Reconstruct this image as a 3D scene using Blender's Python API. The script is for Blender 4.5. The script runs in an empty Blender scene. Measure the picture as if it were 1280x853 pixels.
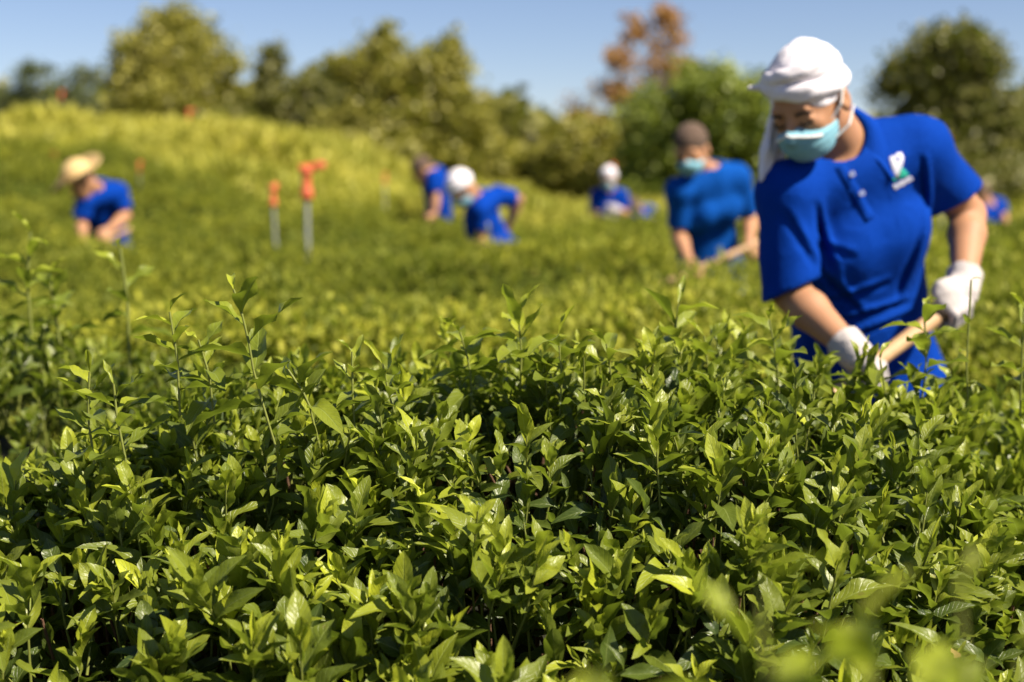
import bpy, math, os
import numpy as np
from mathutils import Vector, Matrix
from mathutils.bvhtree import BVHTree

TEST = ''
rng = np.random.default_rng(7)
rad = math.radians
sc = bpy.context.scene
COL = sc.collection

# ------------------------------------------------------------------ camera, world, sun
CAMZ = 1.30
FPX = 1280 * 50 / 36.0
PITCH = math.atan2(426.5 - 217.0, FPX)
cam_d = bpy.data.cameras.new('camera')
cam_d.lens = 50; cam_d.sensor_width = 36
cam_d.clip_start = 0.05; cam_d.clip_end = 3000
cam_d.dof.use_dof = True
cam_d.dof.focus_distance = 1.80
cam_d.dof.aperture_fstop = 2.8
cam_d.dof.aperture_blades = 0
cam = bpy.data.objects.new('camera', cam_d)
cam.location = (0, 0, CAMZ)
cam.rotation_euler = (math.pi / 2 - PITCH, 0, 0)
COL.objects.link(cam); sc.camera = cam

SUN = np.array([0.56, -0.34, 0.76]); SUN /= np.linalg.norm(SUN)
w = bpy.data.worlds.new('World'); sc.world = w; w.use_nodes = True
nt = w.node_tree
bg = nt.nodes['Background']
sky = nt.nodes.new('ShaderNodeTexSky'); sky.sky_type = 'NISHITA'; sky.sun_disc = False
sky.sun_elevation = math.asin(SUN[2]); sky.sun_rotation = math.atan2(SUN[0], SUN[1])
sky.altitude = 1800; sky.air_density = 1.0; sky.dust_density = 0.0; sky.ozone_density = 2.0
tint = nt.nodes.new('ShaderNodeVectorMath'); tint.operation = 'MULTIPLY'; tint.inputs[1].default_value = (0.59, 0.56, 0.61)
nt.links.new(sky.outputs[0], tint.inputs[0]); nt.links.new(tint.outputs[0], bg.inputs[0]); bg.inputs[1].default_value = 0.085
sl = bpy.data.lights.new('sun', 'SUN'); sl.energy = 5.0; sl.angle = rad(0.55); sl.color = (1.0, 0.90, 0.74)
so = bpy.data.objects.new('sun', sl); COL.objects.link(so)
so.rotation_euler = Vector(SUN).to_track_quat('Z', 'Y').to_euler(); so.location = (6, -4, 12)
sc.view_settings.view_transform = 'Standard'; sc.view_settings.look = 'None'
sc.view_settings.exposure = 1.12; sc.view_settings.gamma = 1; sc.view_settings.use_curve_mapping = False
sc.cycles.use_denoising = True
sc.cycles.max_bounces = 8; sc.cycles.transparent_max_bounces = 8
sc.cycles.diffuse_bounces = 3; sc.cycles.glossy_bounces = 2; sc.cycles.transmission_bounces = 4

# ------------------------------------------------------------------ helpers
def P(px, py, d):
    """world point seen at photo pixel (px,py) whose world Y is d"""
    x = (px - 640) / FPX; v = (426.5 - py) / FPX
    c, s = math.cos(PITCH), math.sin(PITCH)
    dy = c + v * s; dz = -s + v * c
    k = d / dy
    return np.array([x * k, d, CAMZ + dz * k])

def nrm(v):
    v = np.asarray(v, float)
    return v / np.maximum(np.linalg.norm(v, axis=-1, keepdims=True), 1e-9)

def tag(o, label=None, cat=None, group=None, kind=None):
    if label: o['label'] = label
    if cat: o['category'] = cat
    if group: o['group'] = group
    if kind: o['kind'] = kind
    return o

def empty(name, loc):
    o = bpy.data.objects.new(name, None); o.empty_display_size = 0.1
    o.location = tuple(float(a) for a in loc); COL.objects.link(o); return o

def mk(name, V, F, mat, parent=None, loc=None, attr=None, smooth=True):
    """V (n,3) world verts; F either (m,k) int array or a list of polygons"""
    V = np.asarray(V, float)
    off = np.array(parent.location if parent is not None else (loc if loc is not None else (0, 0, 0)), float)
    if parent is not None and parent.parent is not None:
        off = off + np.array(parent.parent.location)
    me = bpy.data.meshes.new(name)
    Vl = (V - off).astype(np.float32)
    me.vertices.add(len(Vl)); me.vertices.foreach_set('co', Vl.ravel())
    if isinstance(F, np.ndarray):
        m, k = F.shape
        me.loops.add(m * k); me.loops.foreach_set('vertex_index', F.astype(np.int32).ravel())
        me.polygons.add(m)
        me.polygons.foreach_set('loop_start', (np.arange(m) * k).astype(np.int32))
        me.polygons.foreach_set('loop_total', np.full(m, k, np.int32))
    else:
        tot = np.array([len(f) for f in F], np.int32)
        me.loops.add(int(tot.sum())); me.loops.foreach_set('vertex_index', np.concatenate([np.asarray(f) for f in F]).astype(np.int32))
        me.polygons.add(len(F))
        me.polygons.foreach_set('loop_start', np.concatenate([[0], np.cumsum(tot)[:-1]]).astype(np.int32))
        me.polygons.foreach_set('loop_total', tot)
    if attr is not None:
        a = me.attributes.new('leaf', 'FLOAT_COLOR', 'POINT')
        a.data.foreach_set('color', np.asarray(attr, np.float32).ravel())
    me.update(calc_edges=True)
    if smooth: me.polygons.foreach_set('use_smooth', np.ones(len(me.polygons), bool))
    me.materials.append(mat)
    o = bpy.data.objects.new(name, me); COL.objects.link(o)
    if parent is not None: o.parent = parent
    elif loc is not None: o.location = tuple(float(a) for a in loc)
    return o

_tab = np.random.default_rng(3).random((32, 32, 32))
def vnoise(Q):
    Q = np.asarray(Q, float); i = np.floor(Q).astype(int); f = Q - i; f = f * f * (3 - 2 * f)
    i0 = i & 31; i1 = (i + 1) & 31
    r = 0
    for a in (0, 1):
        for b in (0, 1):
            for c in (0, 1):
                wgt = (f[..., 0] if a else 1 - f[..., 0]) * (f[..., 1] if b else 1 - f[..., 1]) * (f[..., 2] if c else 1 - f[..., 2])
                r = r + wgt * _tab[(i1 if a else i0)[..., 0], (i1 if b else i0)[..., 1], (i1 if c else i0)[..., 2]]
    return r * 2 - 1

def n2(x, y, s, seed=0.0):
    x = np.asarray(x, float); y = np.asarray(y, float)
    return vnoise(np.stack([x / s + seed, y / s + 7.3 * seed, np.full(np.shape(x), seed + 0.5) + 0 * y], -1))

def sm(t):
    t = np.clip(t, 0, 1); return t * t * (3 - 2 * t)

# ------------------------------------------------------------------ materials
def newmat(name):
    m = bpy.data.materials.new(name); m.use_nodes = True
    n = m.node_tree.nodes; l = m.node_tree.links
    return m, n, l, n['Principled BSDF'], n['Material Output']

def mixc(n, l, fac, a, b):
    x = n.new('ShaderNodeMix'); x.data_type = 'RGBA'
    if hasattr(fac, 'links'): l.new(fac, x.inputs[0])
    else: x.inputs[0].default_value = fac
    for i, v in ((6, a), (7, b)):
        if hasattr(v, 'links'): l.new(v, x.inputs[i])
        else: x.inputs[i].default_value = (*v, 1)
    return x.outputs[2]

def simple(name, col, col2=None, rough=0.7, scale=40, bump=0.0, bscale=200, spec=0.4, sss=0.0, metal=0.0, sheen=0.0):
    m, n, l, b, out = newmat(name)
    b.inputs['Roughness'].default_value = rough
    b.inputs['Specular IOR Level'].default_value = spec
    b.inputs['Metallic'].default_value = metal
    if sheen: b.inputs['Sheen Weight'].default_value = sheen
    tc = n.new('ShaderNodeTexCoord')
    no = n.new('ShaderNodeTexNoise'); no.inputs['Scale'].default_value = scale; no.inputs['Detail'].default_value = 5
    l.new(tc.outputs['Object'], no.inputs['Vector'])
    if col2 is None: col2 = tuple(c * 0.8 for c in col)
    l.new(mixc(n, l, no.outputs[0], col, col2), b.inputs['Base Color'])
    if sss:
        b.inputs['Subsurface Weight'].default_value = sss
        b.inputs['Subsurface Radius'].default_value = (0.012, 0.005, 0.002)
        b.inputs['Subsurface Scale'].default_value = 1.0
    if bump:
        nb = n.new('ShaderNodeTexNoise'); nb.inputs['Scale'].default_value = bscale; nb.inputs['Detail'].default_value = 4
        l.new(tc.outputs['Object'], nb.inputs['Vector'])
        bp = n.new('ShaderNodeBump'); bp.inputs['Strength'].default_value = bump; bp.inputs['Distance'].default_value = 0.01
        l.new(nb.outputs[0], bp.inputs['Height']); l.new(bp.outputs[0], b.inputs['Normal'])
    return m

def leafmat(name, dark, mid, young, rough=0.33, trans=0.35, midrib=True, spec=0.5, tcol=(0.30, 0.42, 0.03)):
    """attribute 'leaf' = (u across -1..1 mapped 0..1, v along 0..1, age 0..1, random 0..1)"""
    m, n, l, b, out = newmat(name)
    at = n.new('ShaderNodeAttribute'); at.attribute_name = 'leaf'
    sp = n.new('ShaderNodeSeparateColor'); l.new(at.outputs['Color'], sp.inputs[0])
    u, v, age, rnd = sp.outputs[0], sp.outputs[1], sp.outputs[2], at.outputs['Alpha']
    c1 = mixc(n, l, age, dark, young)
    mr = n.new('ShaderNodeMapRange'); l.new(rnd, mr.inputs[0]); mr.inputs[3].default_value = 0.0; mr.inputs[4].default_value = 0.7
    c2 = mixc(n, l, mr.outputs[0], c1, mid)
    col = c2
    b.inputs['Roughness'].default_value = rough
    b.inputs['Specular IOR Level'].default_value = spec
    if midrib:
        def M(op, *a):
            x = n.new('ShaderNodeMath'); x.operation = op
            for i, q in enumerate(a):
                if hasattr(q, 'links'): l.new(q, x.inputs[i])
                else: x.inputs[i].default_value = q
            return x.outputs[0]
        uc = M('ABSOLUTE', M('SUBTRACT', M('MULTIPLY', u, 2.0), 1.0))
        rib = M('SUBTRACT', 1.0, M('MINIMUM', M('MULTIPLY', uc, 11.0), 1.0))
        # side veins slanting forward
        ph = M('SUBTRACT', M('MULTIPLY', v, 9.0), M('MULTIPLY', uc, 2.2))
        tri = M('ABSOLUTE', M('SUBTRACT', M('FRACT', ph), 0.5))
        vein = M('SUBTRACT', 1.0, M('MINIMUM', M('MULTIPLY', tri, 7.0), 1.0))
        lite = M('MAXIMUM', M('MULTIPLY', rib, 0.55), M('MULTIPLY', vein, 0.13))
        col = mixc(n, l, lite, c2, (0.30, 0.36, 0.10))
        tc = n.new('ShaderNodeTexCoord')
        no = n.new('ShaderNodeTexNoise'); no.inputs['Scale'].default_value = 45; no.inputs['Detail'].default_value = 5
        l.new(tc.outputs['Object'], no.inputs['Vector'])
        mrr = n.new('ShaderNodeMapRange'); l.new(no.outputs[0], mrr.inputs[0]); mrr.inputs[1].default_value = 0.68; mrr.inputs[2].default_value = 0.76
        mrr.inputs[4].default_value = 0.5
        col = mixc(n, l, mrr.outputs[0], col, (0.16, 0.12, 0.04))
        no2 = n.new('ShaderNodeTexNoise'); no2.inputs['Scale'].default_value = 140; no2.inputs['Detail'].default_value = 3
        l.new(tc.outputs['Object'], no2.inputs['Vector'])
        ro = n.new('ShaderNodeMapRange'); l.new(no2.outputs[0], ro.inputs[0]); ro.inputs[3].default_value = rough - 0.07; ro.inputs[4].default_value = rough + 0.16
        l.new(ro.outputs[0], b.inputs['Roughness'])
        h = M('ADD', M('MULTIPLY', vein, -0.5), M('MULTIPLY', rib, -0.9))
        h = M('ADD', h, M('MULTIPLY', no2.outputs[0], 1.4))
        bp = n.new('ShaderNodeBump'); bp.inputs['Strength'].default_value = 0.55; bp.inputs['Distance'].default_value = 0.0011
        l.new(h, bp.inputs['Height']); l.new(bp.outputs[0], b.inputs['Normal'])
    l.new(col, b.inputs['Base Color'])
    tr = n.new('ShaderNodeBsdfTranslucent')
    tcl = mixc(n, l, 0.5, col, tcol); l.new(tcl, tr.inputs[0])
    mx = n.new('ShaderNodeMixShader'); mx.inputs[0].default_value = trans
    l.new(b.outputs[0], mx.inputs[1]); l.new(tr.outputs[0], mx.inputs[2]); l.new(mx.outputs[0], out.inputs[0])
    return m

MAT = {}
MAT['tea'] = leafmat('tea_leaf', (0.034, 0.060, 0.014), (0.105, 0.145, 0.014), (0.44, 0.48, 0.028), rough=0.36, trans=0.36, spec=0.50)
MAT['tea_far'] = leafmat('tea_leaf_far', (0.10, 0.13, 0.022), (0.28, 0.295, 0.030), (0.60, 0.56, 0.06), rough=0.55, trans=0.36, midrib=False, spec=0.2)
MAT['near'] = leafmat('tea_leaf_young', (0.15, 0.21, 0.01), (0.20, 0.26, 0.012), (0.29, 0.32, 0.012), rough=0.4, trans=0.4)
MAT['tree_green'] = leafmat('tree_leaf_green', (0.126, 0.171, 0.023), (0.194, 0.238, 0.033), (0.326, 0.356, 0.044), rough=0.5, trans=0.25, midrib=False)
MAT['tree_olive'] = leafmat('tree_leaf_olive', (0.172, 0.164, 0.024), (0.265, 0.242, 0.039), (0.437, 0.381, 0.055), rough=0.5, trans=0.25, midrib=False)
MAT['tree_dark'] = leafmat('tree_leaf_dark', (0.094, 0.096, 0.021), (0.134, 0.131, 0.027), (0.240, 0.220, 0.040), rough=0.5, trans=0.2, midrib=False)
MAT['tree_blue'] = leafmat('tree_leaf_bluegreen', (0.06, 0.085, 0.04), (0.09, 0.115, 0.05), (0.15, 0.16, 0.05), rough=0.5, trans=0.2, midrib=False)
MAT['tree_rust'] = leafmat('tree_leaf_rust', (0.30, 0.14, 0.035), (0.40, 0.22, 0.07), (0.48, 0.30, 0.09), rough=0.6, trans=0.25, midrib=False, tcol=(0.5, 0.25, 0.05))
MAT['dead'] = leafmat('dead_leaf', (0.30, 0.12, 0.04), (0.36, 0.20, 0.08), (0.45, 0.30, 0.10), rough=0.7, trans=0.2)
MAT['grass'] = leafmat('wild_grass', (0.20, 0.22, 0.015), (0.40, 0.38, 0.03), (0.66, 0.57, 0.10), rough=0.6, trans=0.3, midrib=False)
MAT['stem'] = simple('green_stem', (0.20, 0.22, 0.04), (0.12, 0.14, 0.03), rough=0.5, scale=60)
MAT['twig'] = simple('woody_twig', (0.16, 0.075, 0.04), (0.08, 0.05, 0.03), rough=0.8, scale=60, bump=0.3)
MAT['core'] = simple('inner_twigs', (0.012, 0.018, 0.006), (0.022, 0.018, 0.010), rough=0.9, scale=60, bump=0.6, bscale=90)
MAT['core_far'] = simple('inner_foliage', (0.07, 0.085, 0.012), (0.03, 0.04, 0.008), spec=0.0, rough=1.0, scale=14, bump=1.0, bscale=30)
MAT['bark'] = simple('bark', (0.13, 0.10, 0.075), (0.07, 0.055, 0.04), rough=0.9, scale=12, bump=0.6, bscale=30)
MAT['skin'] = simple('skin', (0.42, 0.215, 0.115), (0.36, 0.175, 0.09), rough=0.60, scale=25, bump=0.06, bscale=300, sss=0.12)
MAT['scarf'] = simple('white_cotton_scarf', (0.78, 0.74, 0.78), (0.70, 0.66, 0.71), rough=0.9, scale=30, bump=0.10, bscale=220, spec=0.2)
MAT['mask'] = simple('surgical_mask', (0.20, 0.42, 0.51), (0.17, 0.37, 0.47), rough=0.75, scale=50, bump=0.1, spec=0.3)
MAT['white'] = simple('white_cloth', (0.8, 0.79, 0.78), (0.72, 0.71, 0.70), rough=0.8)
MAT['glove'] = simple('knit_glove', (0.52, 0.475, 0.46), (0.42, 0.38, 0.37), rough=0.95, scale=60, bump=0.25, bscale=300, spec=0.15)
MAT['wood'] = simple('bare_wood_handle', (0.48, 0.31, 0.16), (0.37, 0.22, 0.11), rough=0.6, scale=22, bump=0.15, bscale=60)
MAT['steel'] = simple('worn_steel', (0.32, 0.31, 0.30), (0.2, 0.17, 0.14), rough=0.45, metal=0.8, scale=30)
MAT['trouser'] = simple('navy_trousers', (0.012, 0.016, 0.04), (0.02, 0.025, 0.05), rough=0.9, bump=0.2)
MAT['boot'] = simple('rubber_boot', (0.02, 0.02, 0.02), (0.04, 0.035, 0.03), rough=0.5)
MAT['button'] = simple('pearl_button', (0.45, 0.5, 0.75), (0.4, 0.45, 0.7), rough=0.3)
MAT['brow'] = simple('dark_hair', (0.02, 0.012, 0.008), rough=0.7)
MAT['straw'] = simple('woven_straw', (0.66, 0.47, 0.22), (0.52, 0.35, 0.15), rough=0.8, scale=90, bump=0.4, bscale=200)
MAT['brown'] = simple('brown_knit', (0.13, 0.085, 0.06), (0.08, 0.052, 0.04), rough=0.95, scale=120, bump=0.6, bscale=160)
MAT['green'] = simple('emblem_green', (0.02, 0.42, 0.30), rough=0.7)
MAT['emblem'] = simple('emblem_white', (0.68, 0.68, 0.80), rough=0.7)
MAT['orange'] = simple('orange_plastic', (0.62, 0.13, 0.05), (0.52, 0.10, 0.04), rough=0.5)
MAT['pipe'] = simple('grey_pipe', (0.30, 0.31, 0.32), (0.22, 0.23, 0.24), rough=0.6)

def shirtmat(name, col):
    m, n, l, b, out = newmat(name)
    tc = n.new('ShaderNodeTexCoord')
    no = n.new('ShaderNodeTexNoise'); no.inputs['Scale'].default_value = 9; no.inputs['Detail'].default_value = 4
    l.new(tc.outputs['Object'], no.inputs['Vector'])
    l.new(mixc(n, l, no.outputs[0], col, tuple(c * 0.68 for c in col)), b.inputs['Base Color'])
    b.inputs['Roughness'].default_value = 0.85; b.inputs['Specular IOR Level'].default_value = 0.06
    # pique knit: fine cells
    vo = n.new('ShaderNodeTexVoronoi'); vo.inputs['Scale'].default_value = 600
    l.new(tc.outputs['Object'], vo.inputs['Vector'])
    n3 = n.new('ShaderNodeTexNoise'); n3.inputs['Scale'].default_value = 16; n3.inputs['Detail'].default_value = 3
    n3.inputs['Distortion'].default_value = 0.6
    l.new(tc.outputs['Object'], n3.inputs['Vector'])
    ad = n.new('ShaderNodeMath'); ad.operation = 'MULTIPLY_ADD'; ad.inputs[1].default_value = 9.0
    l.new(n3.outputs[0], ad.inputs[0]); l.new(vo.outputs[0], ad.inputs[2])
    bp = n.new('ShaderNodeBump'); bp.inputs['Strength'].default_value = 0.35; bp.inputs['Distance'].default_value = 0.004
    l.new(ad.outputs[0], bp.inputs['Height']); l.new(bp.outputs[0], b.inputs['Normal'])
    return m
MAT['shirt'] = shirtmat('royal_blue_pique', (0.0012, 0.042, 0.33))
MAT['shirt2'] = shirtmat('blue_jersey', (0.003, 0.072, 0.36))

# ------------------------------------------------------------------ terrain and canopy heights
def ground_z(x, y):
    x = np.asarray(x, float); y = np.asarray(y, float)
    z = 0.35 * sm((y - 13) / 9)
    z = z + (1.50 + 0.12 * n2(x, y, 2.6, 8.1)) * sm((y - 9.0) / 14.5) * sm((1.2 - x) / 6.6)
    z = z + 0.05 * n2(x, y, 2.3, 1.7) + 0.16 * sm((y - 14) / 6) * n2(x, y, 3.0, 4.1)
    z = z - 3.0 * sm((y - 60) / 120)
    return z

TOPX = [-3.0, -1.5, -0.80, -0.60, -0.45, -0.30, 0.0, 0.30, 0.55, 0.75, 1.0, 1.6, 3.0]
TOPZ = [0.80, 0.80, 0.79, 0.86, 0.91, 0.95, 0.99, 0.985, 0.92, 0.85, 0.82, 0.82, 0.80]
def fg_yc(x): return 2.12 + 0.22 * sm((np.asarray(x, float) - 0.2) / 0.7) - 0.05 * sm(-np.asarray(x, float) / 1.0)
def fg_z(x, y):
    x = np.asarray(x, float); y = np.asarray(y, float)
    dy = y - fg_yc(x)
    wf = 0.92 + 0.12 * sm((x - 0.2) / 0.8); wb = 0.62
    t = np.where(dy < 0, -dy / wf, dy / wb)
    prof = 1 - 0.66 * np.clip(t, 0, 1.3) ** 2.3
    z = np.interp(x, TOPX, TOPZ) * prof
    return z + 0.035 * n2(x, y, 0.16, 2.2) + 0.03 * n2(x, y, 0.42, 5.2)

class Rows:
    def __init__(s, y0, h, hw, seed, xr, tilt=0.05):
        s.y0, s.h, s.hw, s.seed, s.xr, s.tilt = y0, h, hw, seed, xr, tilt
    def yc(s, x): return s.y0 + s.tilt * x + 0.10 * np.sin(x * 0.9 + s.seed * 2.1)
    def z(s, x, y):
        t = np.abs(y - s.yc(x)) / s.hw
        z = (s.h if s.xr is None else s.h * (0.15 + 0.85 * sm((s.xr - x) / 1.6))) * (1 - 0.74 * np.clip(t, 0, 1.15) ** 3.2)
        return ground_z(x, y) + z + 0.07 * n2(x, y, 0.28, s.seed) + 0.13 * n2(x, y, 0.8, s.seed + 9)

# ------------------------------------------------------------------ leaves
def leaf_template(nu, nv, fold, curl, wid, wave, seed):
    us = np.linspace(-1, 1, nu); vs = np.linspace(0, 1, nv)
    U, V = np.meshgrid(us, vs, indexing='ij')
    Vb = np.clip((V - 0.05) / 0.95, 0, 1)
    prof = np.power(np.clip(np.sin(np.pi * np.power(Vb, 0.97)), 0, 1), 0.68) + 0.012
    prof[:, -1] = 0.0; prof[:, 0] = 0.035
    X = U * wid * prof
    Z = fold * np.abs(U) ** 1.25 * wid * prof - curl * V ** 2 + wave * np.sin(V * 11 + seed + 2 * np.sign(U)) * np.abs(U) * prof * 0.3
    Y = V * (1 - 0.25 * abs(curl) * V)
    Y[:, :] += 0
    T = np.stack([X, Y, Z], -1).reshape(-1, 3)
    uv = np.stack([(U + 1) / 2, V], -1).reshape(-1, 2)
    idx = np.arange(nu * nv).reshape(nu, nv)
    F = np.stack([idx[:-1, :-1], idx[1:, :-1], idx[1:, 1:], idx[:-1, 1:]], -1).reshape(-1, 4)
    return T, uv, F

TPL_HI = [leaf_template(5, 10, f, c, wd, wv, s) for s, (f, c, wd, wv) in enumerate(
    [(0.45, 0.28, 0.185, 0.2), (0.60, 0.42, 0.175, 0.15), (0.30, 0.20, 0.20, 0.3), (0.50, 0.50, 0.170, 0.2), (0.8, 0.10, 0.150, 0.15), (0.45, 0.18, 0.175, 0.2),
     (0.45, -0.14, 0.17, 0.2), (0.45, 0.75, 0.18, 0.2)])]
TPL_MID = [leaf_template(3, 5, f, c, wd, wv, s) for s, (f, c, wd, wv) in enumerate(
    [(0.45, 0.22, 0.21, 0.0), (0.6, 0.42, 0.20, 0.0), (0.35, 0.08, 0.22, 0.0)])]
TPL_LO = [leaf_template(3, 3, f, c, 0.27, 0.0, s) for s, (f, c) in enumerate([(0.4, 0.2), (0.5, -0.1)])]

def place_leaves(B, D, N, L, age, rnd, tpls, wide=None):
    """returns verts, faces, attr"""
    D = nrm(D); X = nrm(np.cross(D, N)); N = np.cross(X, D)
    n = len(B); which = rng.integers(0, len(tpls), n)
    Vs, Fs, As, off = [], [], [], 0
    if wide is None: wide = np.ones(n)
    for k, (T, uv, F) in enumerate(tpls):
        s = np.nonzero(which == k)[0]
        if len(s) == 0: continue
        Lk = L[s][:, None, None]
        V = B[s][:, None, :] + Lk * (X[s][:, None, :] * (T[None, :, 0:1] * wide[s][:, None, None]) + D[s][:, None, :] * T[None, :, 1:2] + N[s][:, None, :] * T[None, :, 2:3])
        nv = len(T)
        F2 = (F[None] + (off + np.arange(len(s)) * nv)[:, None, None]).reshape(-1, 4)
        A = np.empty((len(s), nv, 4)); A[:, :, 0] = uv[None, :, 0]; A[:, :, 1] = uv[None, :, 1]
        A[:, :, 2] = age[s][:, None]; A[:, :, 3] = rnd[s][:, None]
        Vs.append(V.reshape(-1, 3)); Fs.append(F2); As.append(A.reshape(-1, 4)); off += nv * len(s)
    return np.concatenate(Vs), np.concatenate(Fs), np.concatenate(As)

def tubes(A, B, ra, rb, k=5, bend=None):
    """straight tapered tubes A->B, one segment (optionally a bent middle)"""
    A = np.atleast_2d(A); B = np.atleast_2d(B); n = len(A)
    ra = np.broadcast_to(ra, n); rb = np.broadcast_to(rb, n)
    D = nrm(B - A); ref = np.where(np.abs(D[:, 2:3]) > 0.9, np.array([[1., 0, 0]]), np.array([[0, 0, 1.]]))
    X = nrm(np.cross(D, ref)); Y = np.cross(D, X)
    mid = (A + B) / 2 + (bend if bend is not None else 0)
    an = np.arange(k) * 2 * np.pi / k
    ring = X[:, None, :] * np.cos(an)[None, :, None] + Y[:, None, :] * np.sin(an)[None, :, None]
    rings = [A[:, None] + ring * ra[:, None, None], mid[:, None] + ring * ((ra + rb) / 2)[:, None, None], B[:, None] + ring * rb[:, None, None]]
    V = np.stack(rings, 1).reshape(-1, 3)
    F = []
    for s in (0, 1):
        for j in range(k):
            j2 = (j + 1) % k
            F.append([s * k + j, s * k + j2, (s + 1) * k + j2, (s + 1) * k + j])
    F = np.array(F)
    F = (F[None] + (np.arange(n) * 3 * k)[:, None, None]).reshape(-1, 4)
    return V, F

def join(parts):
    Vs, Fs, o = [], [], 0
    for V, F in parts:
        Vs.append(V); Fs.append(F + o); o += len(V)
    return np.concatenate(Vs), np.concatenate(Fs)

def shoots(base, sdir, L, K, lsize, tpls, age0=0.0, age1=1.0, topsize=0.55, fullangle=(50, 12), stem_r=0.0016, agejit=0.12, tlo=0.22):
    """vectorised leafy shoots; returns leaf (V,F,A) and stem (V,F)"""
    n = len(base); sdir = nrm(sdir)
    ref = nrm(rng.normal(size=(n, 3))); e1 = nrm(np.cross(sdir, ref)); e2 = np.cross(sdir, e1)
    az0 = rng.random(n) * 6.283
    bend = e1 * (rng.normal(size=(n, 1)) * 0.10 * L[:, None])
    Bs, Ds, Ns, Ls, Ag, Rn, Wd = [], [], [], [], [], [], []
    vig = rng.random(n)
    for k in range(K):
        t = tlo + (1 - tlo) * ((k + 0.8) / K) ** 0.8
        t = min(t, 1.0)
        pos = base + sdir * (L * t)[:, None] + bend * (4 * t * (1 - t)) / 2
        az = az0 + 2.4 * k + rng.normal(size=n) * 0.25
        th = np.radians(fullangle[0] + (fullangle[1] - fullangle[0]) * t ** 1.3 + rng.normal(size=n) * 9)
        rdir = e1 * np.cos(az)[:, None] + e2 * np.sin(az)[:, None]
        D = sdir * np.cos(th)[:, None] + rdir * np.sin(th)[:, None]
        N = sdir - D * (sdir * D).sum(-1, keepdims=True) + rng.normal(size=(n, 3)) * 0.14
        size = lsize * (1 - (1 - topsize) * t ** 1.5) * (0.78 + 0.42 * rng.random(n))
        if k == K - 1: size = size * 0.72
        ag = np.clip(age0 + (age1 - age0) * t ** 2.1 * (0.5 + 0.7 * vig) + rng.normal(size=n) * agejit, 0, 1)
        Bs.append(pos); Ds.append(D); Ns.append(N); Ls.append(size); Ag.append(ag); Rn.append(rng.random(n))
        Wd.append(np.full(n, 0.55 if k == K - 1 else 1.0) * (0.85 + 0.3 * rng.random(n)))
    lv = place_leaves(np.concatenate(Bs), np.concatenate(Ds), np.concatenate(Ns), np.concatenate(Ls), np.concatenate(Ag), np.concatenate(Rn), tpls, np.concatenate(Wd))
    st = tubes(base - sdir * 0.03, base + sdir * L[:, None], stem_r * 1.25, stem_r * 0.7, 5, bend / 2) if stem_r else None
    return lv, st

def grad_normal(zf, x, y):
    e = 0.03
    gx = (zf(x + e, y) - zf(x - e, y)) / (2 * e); gy = (zf(x, y + e) - zf(x, y - e)) / (2 * e)
    return nrm(np.stack([-gx, -gy, np.ones_like(gx)], -1))

def heightsheet(name, zf, xs, ys, mat, parent=None, drop=0.0, kind=None):
    X, Y = np.meshgrid(xs, ys, indexing='ij'); Z = zf(X, Y) - drop
    V = np.stack([X, Y, Z], -1).reshape(-1, 3)
    idx = np.arange(X.size).reshape(X.shape)
    F = np.stack([idx[:-1, :-1], idx[1:, :-1], idx[1:, 1:], idx[:-1, 1:]], -1).reshape(-1, 4)
    o = mk(name, V, F, mat, parent)
    if kind: o['kind'] = kind
    return o

# ------------------------------------------------------------------ ground
def groundmat():
    m, n, l, b, out = newmat('field_soil_and_grass')
    tc = n.new('ShaderNodeTexCoord')
    a = n.new('ShaderNodeTexNoise'); a.inputs['Scale'].default_value = 0.7; a.inputs['Detail'].default_value = 8
    c = n.new('ShaderNodeTexNoise'); c.inputs['Scale'].default_value = 9; c.inputs['Detail'].default_value = 8
    l.new(tc.outputs['Object'], a.inputs['Vector']); l.new(tc.outputs['Object'], c.inputs['Vector'])
    g = mixc(n, l, a.outputs[0], (0.10, 0.13, 0.02), (0.22, 0.19, 0.04))
    s = mixc(n, l, c.outputs[0], (0.07, 0.05, 0.03), (0.13, 0.095, 0.06))
    sx = n.new('ShaderNodeSeparateXYZ'); l.new(tc.outputs['Object'], sx.inputs[0])
    mr = n.new('ShaderNodeMapRange'); l.new(sx.outputs[1], mr.inputs[0]); mr.inputs[1].default_value = 13; mr.inputs[2].default_value = 17
    l.new(mixc(n, l, mr.outputs[0], s, g), b.inputs['Base Color'])
    b.inputs['Roughness'].default_value = 0.95
    bp = n.new('ShaderNodeBump'); bp.inputs['Strength'].default_value = 0.8; bp.inputs['Distance'].default_value = 0.05
    l.new(c.outputs[0], bp.inputs['Height']); l.new(bp.outputs[0], b.inputs['Normal'])
    return m
gs = np.concatenate([-np.geomspace(1200, 15, 22), np.linspace(-14, 14, 85), np.geomspace(15, 1200, 22)])
gy = np.concatenate([-np.geomspace(400, 3, 10), np.linspace(-2, 60, 180), np.geomspace(62, 1500, 22)])
ground = heightsheet('ground', ground_z, gs, gy, groundmat(), kind='structure')

# ------------------------------------------------------------------ foreground tea hedge
NO_LEAF = 'noleaf' in TEST
def hedge_thing(name, loc, label, group='tea hedges of the plantation'):
    o = empty(name, loc); tag(o, label, 'tea hedge', group); return o

fg = hedge_thing('tea_hedge', (0, 2.1, 0), 'nearest hedge, glossy tea leaves in sharp focus across the whole foreground', )
heightsheet('inner_branches', lambda x, y: fg_z(x, y) - 0.30 + 0.04 * n2(x, y, 0.08, 3.3), np.linspace(-2.4, 2.4, 160), np.linspace(1.2, 2.72, 60), MAT['core'], fg)

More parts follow.
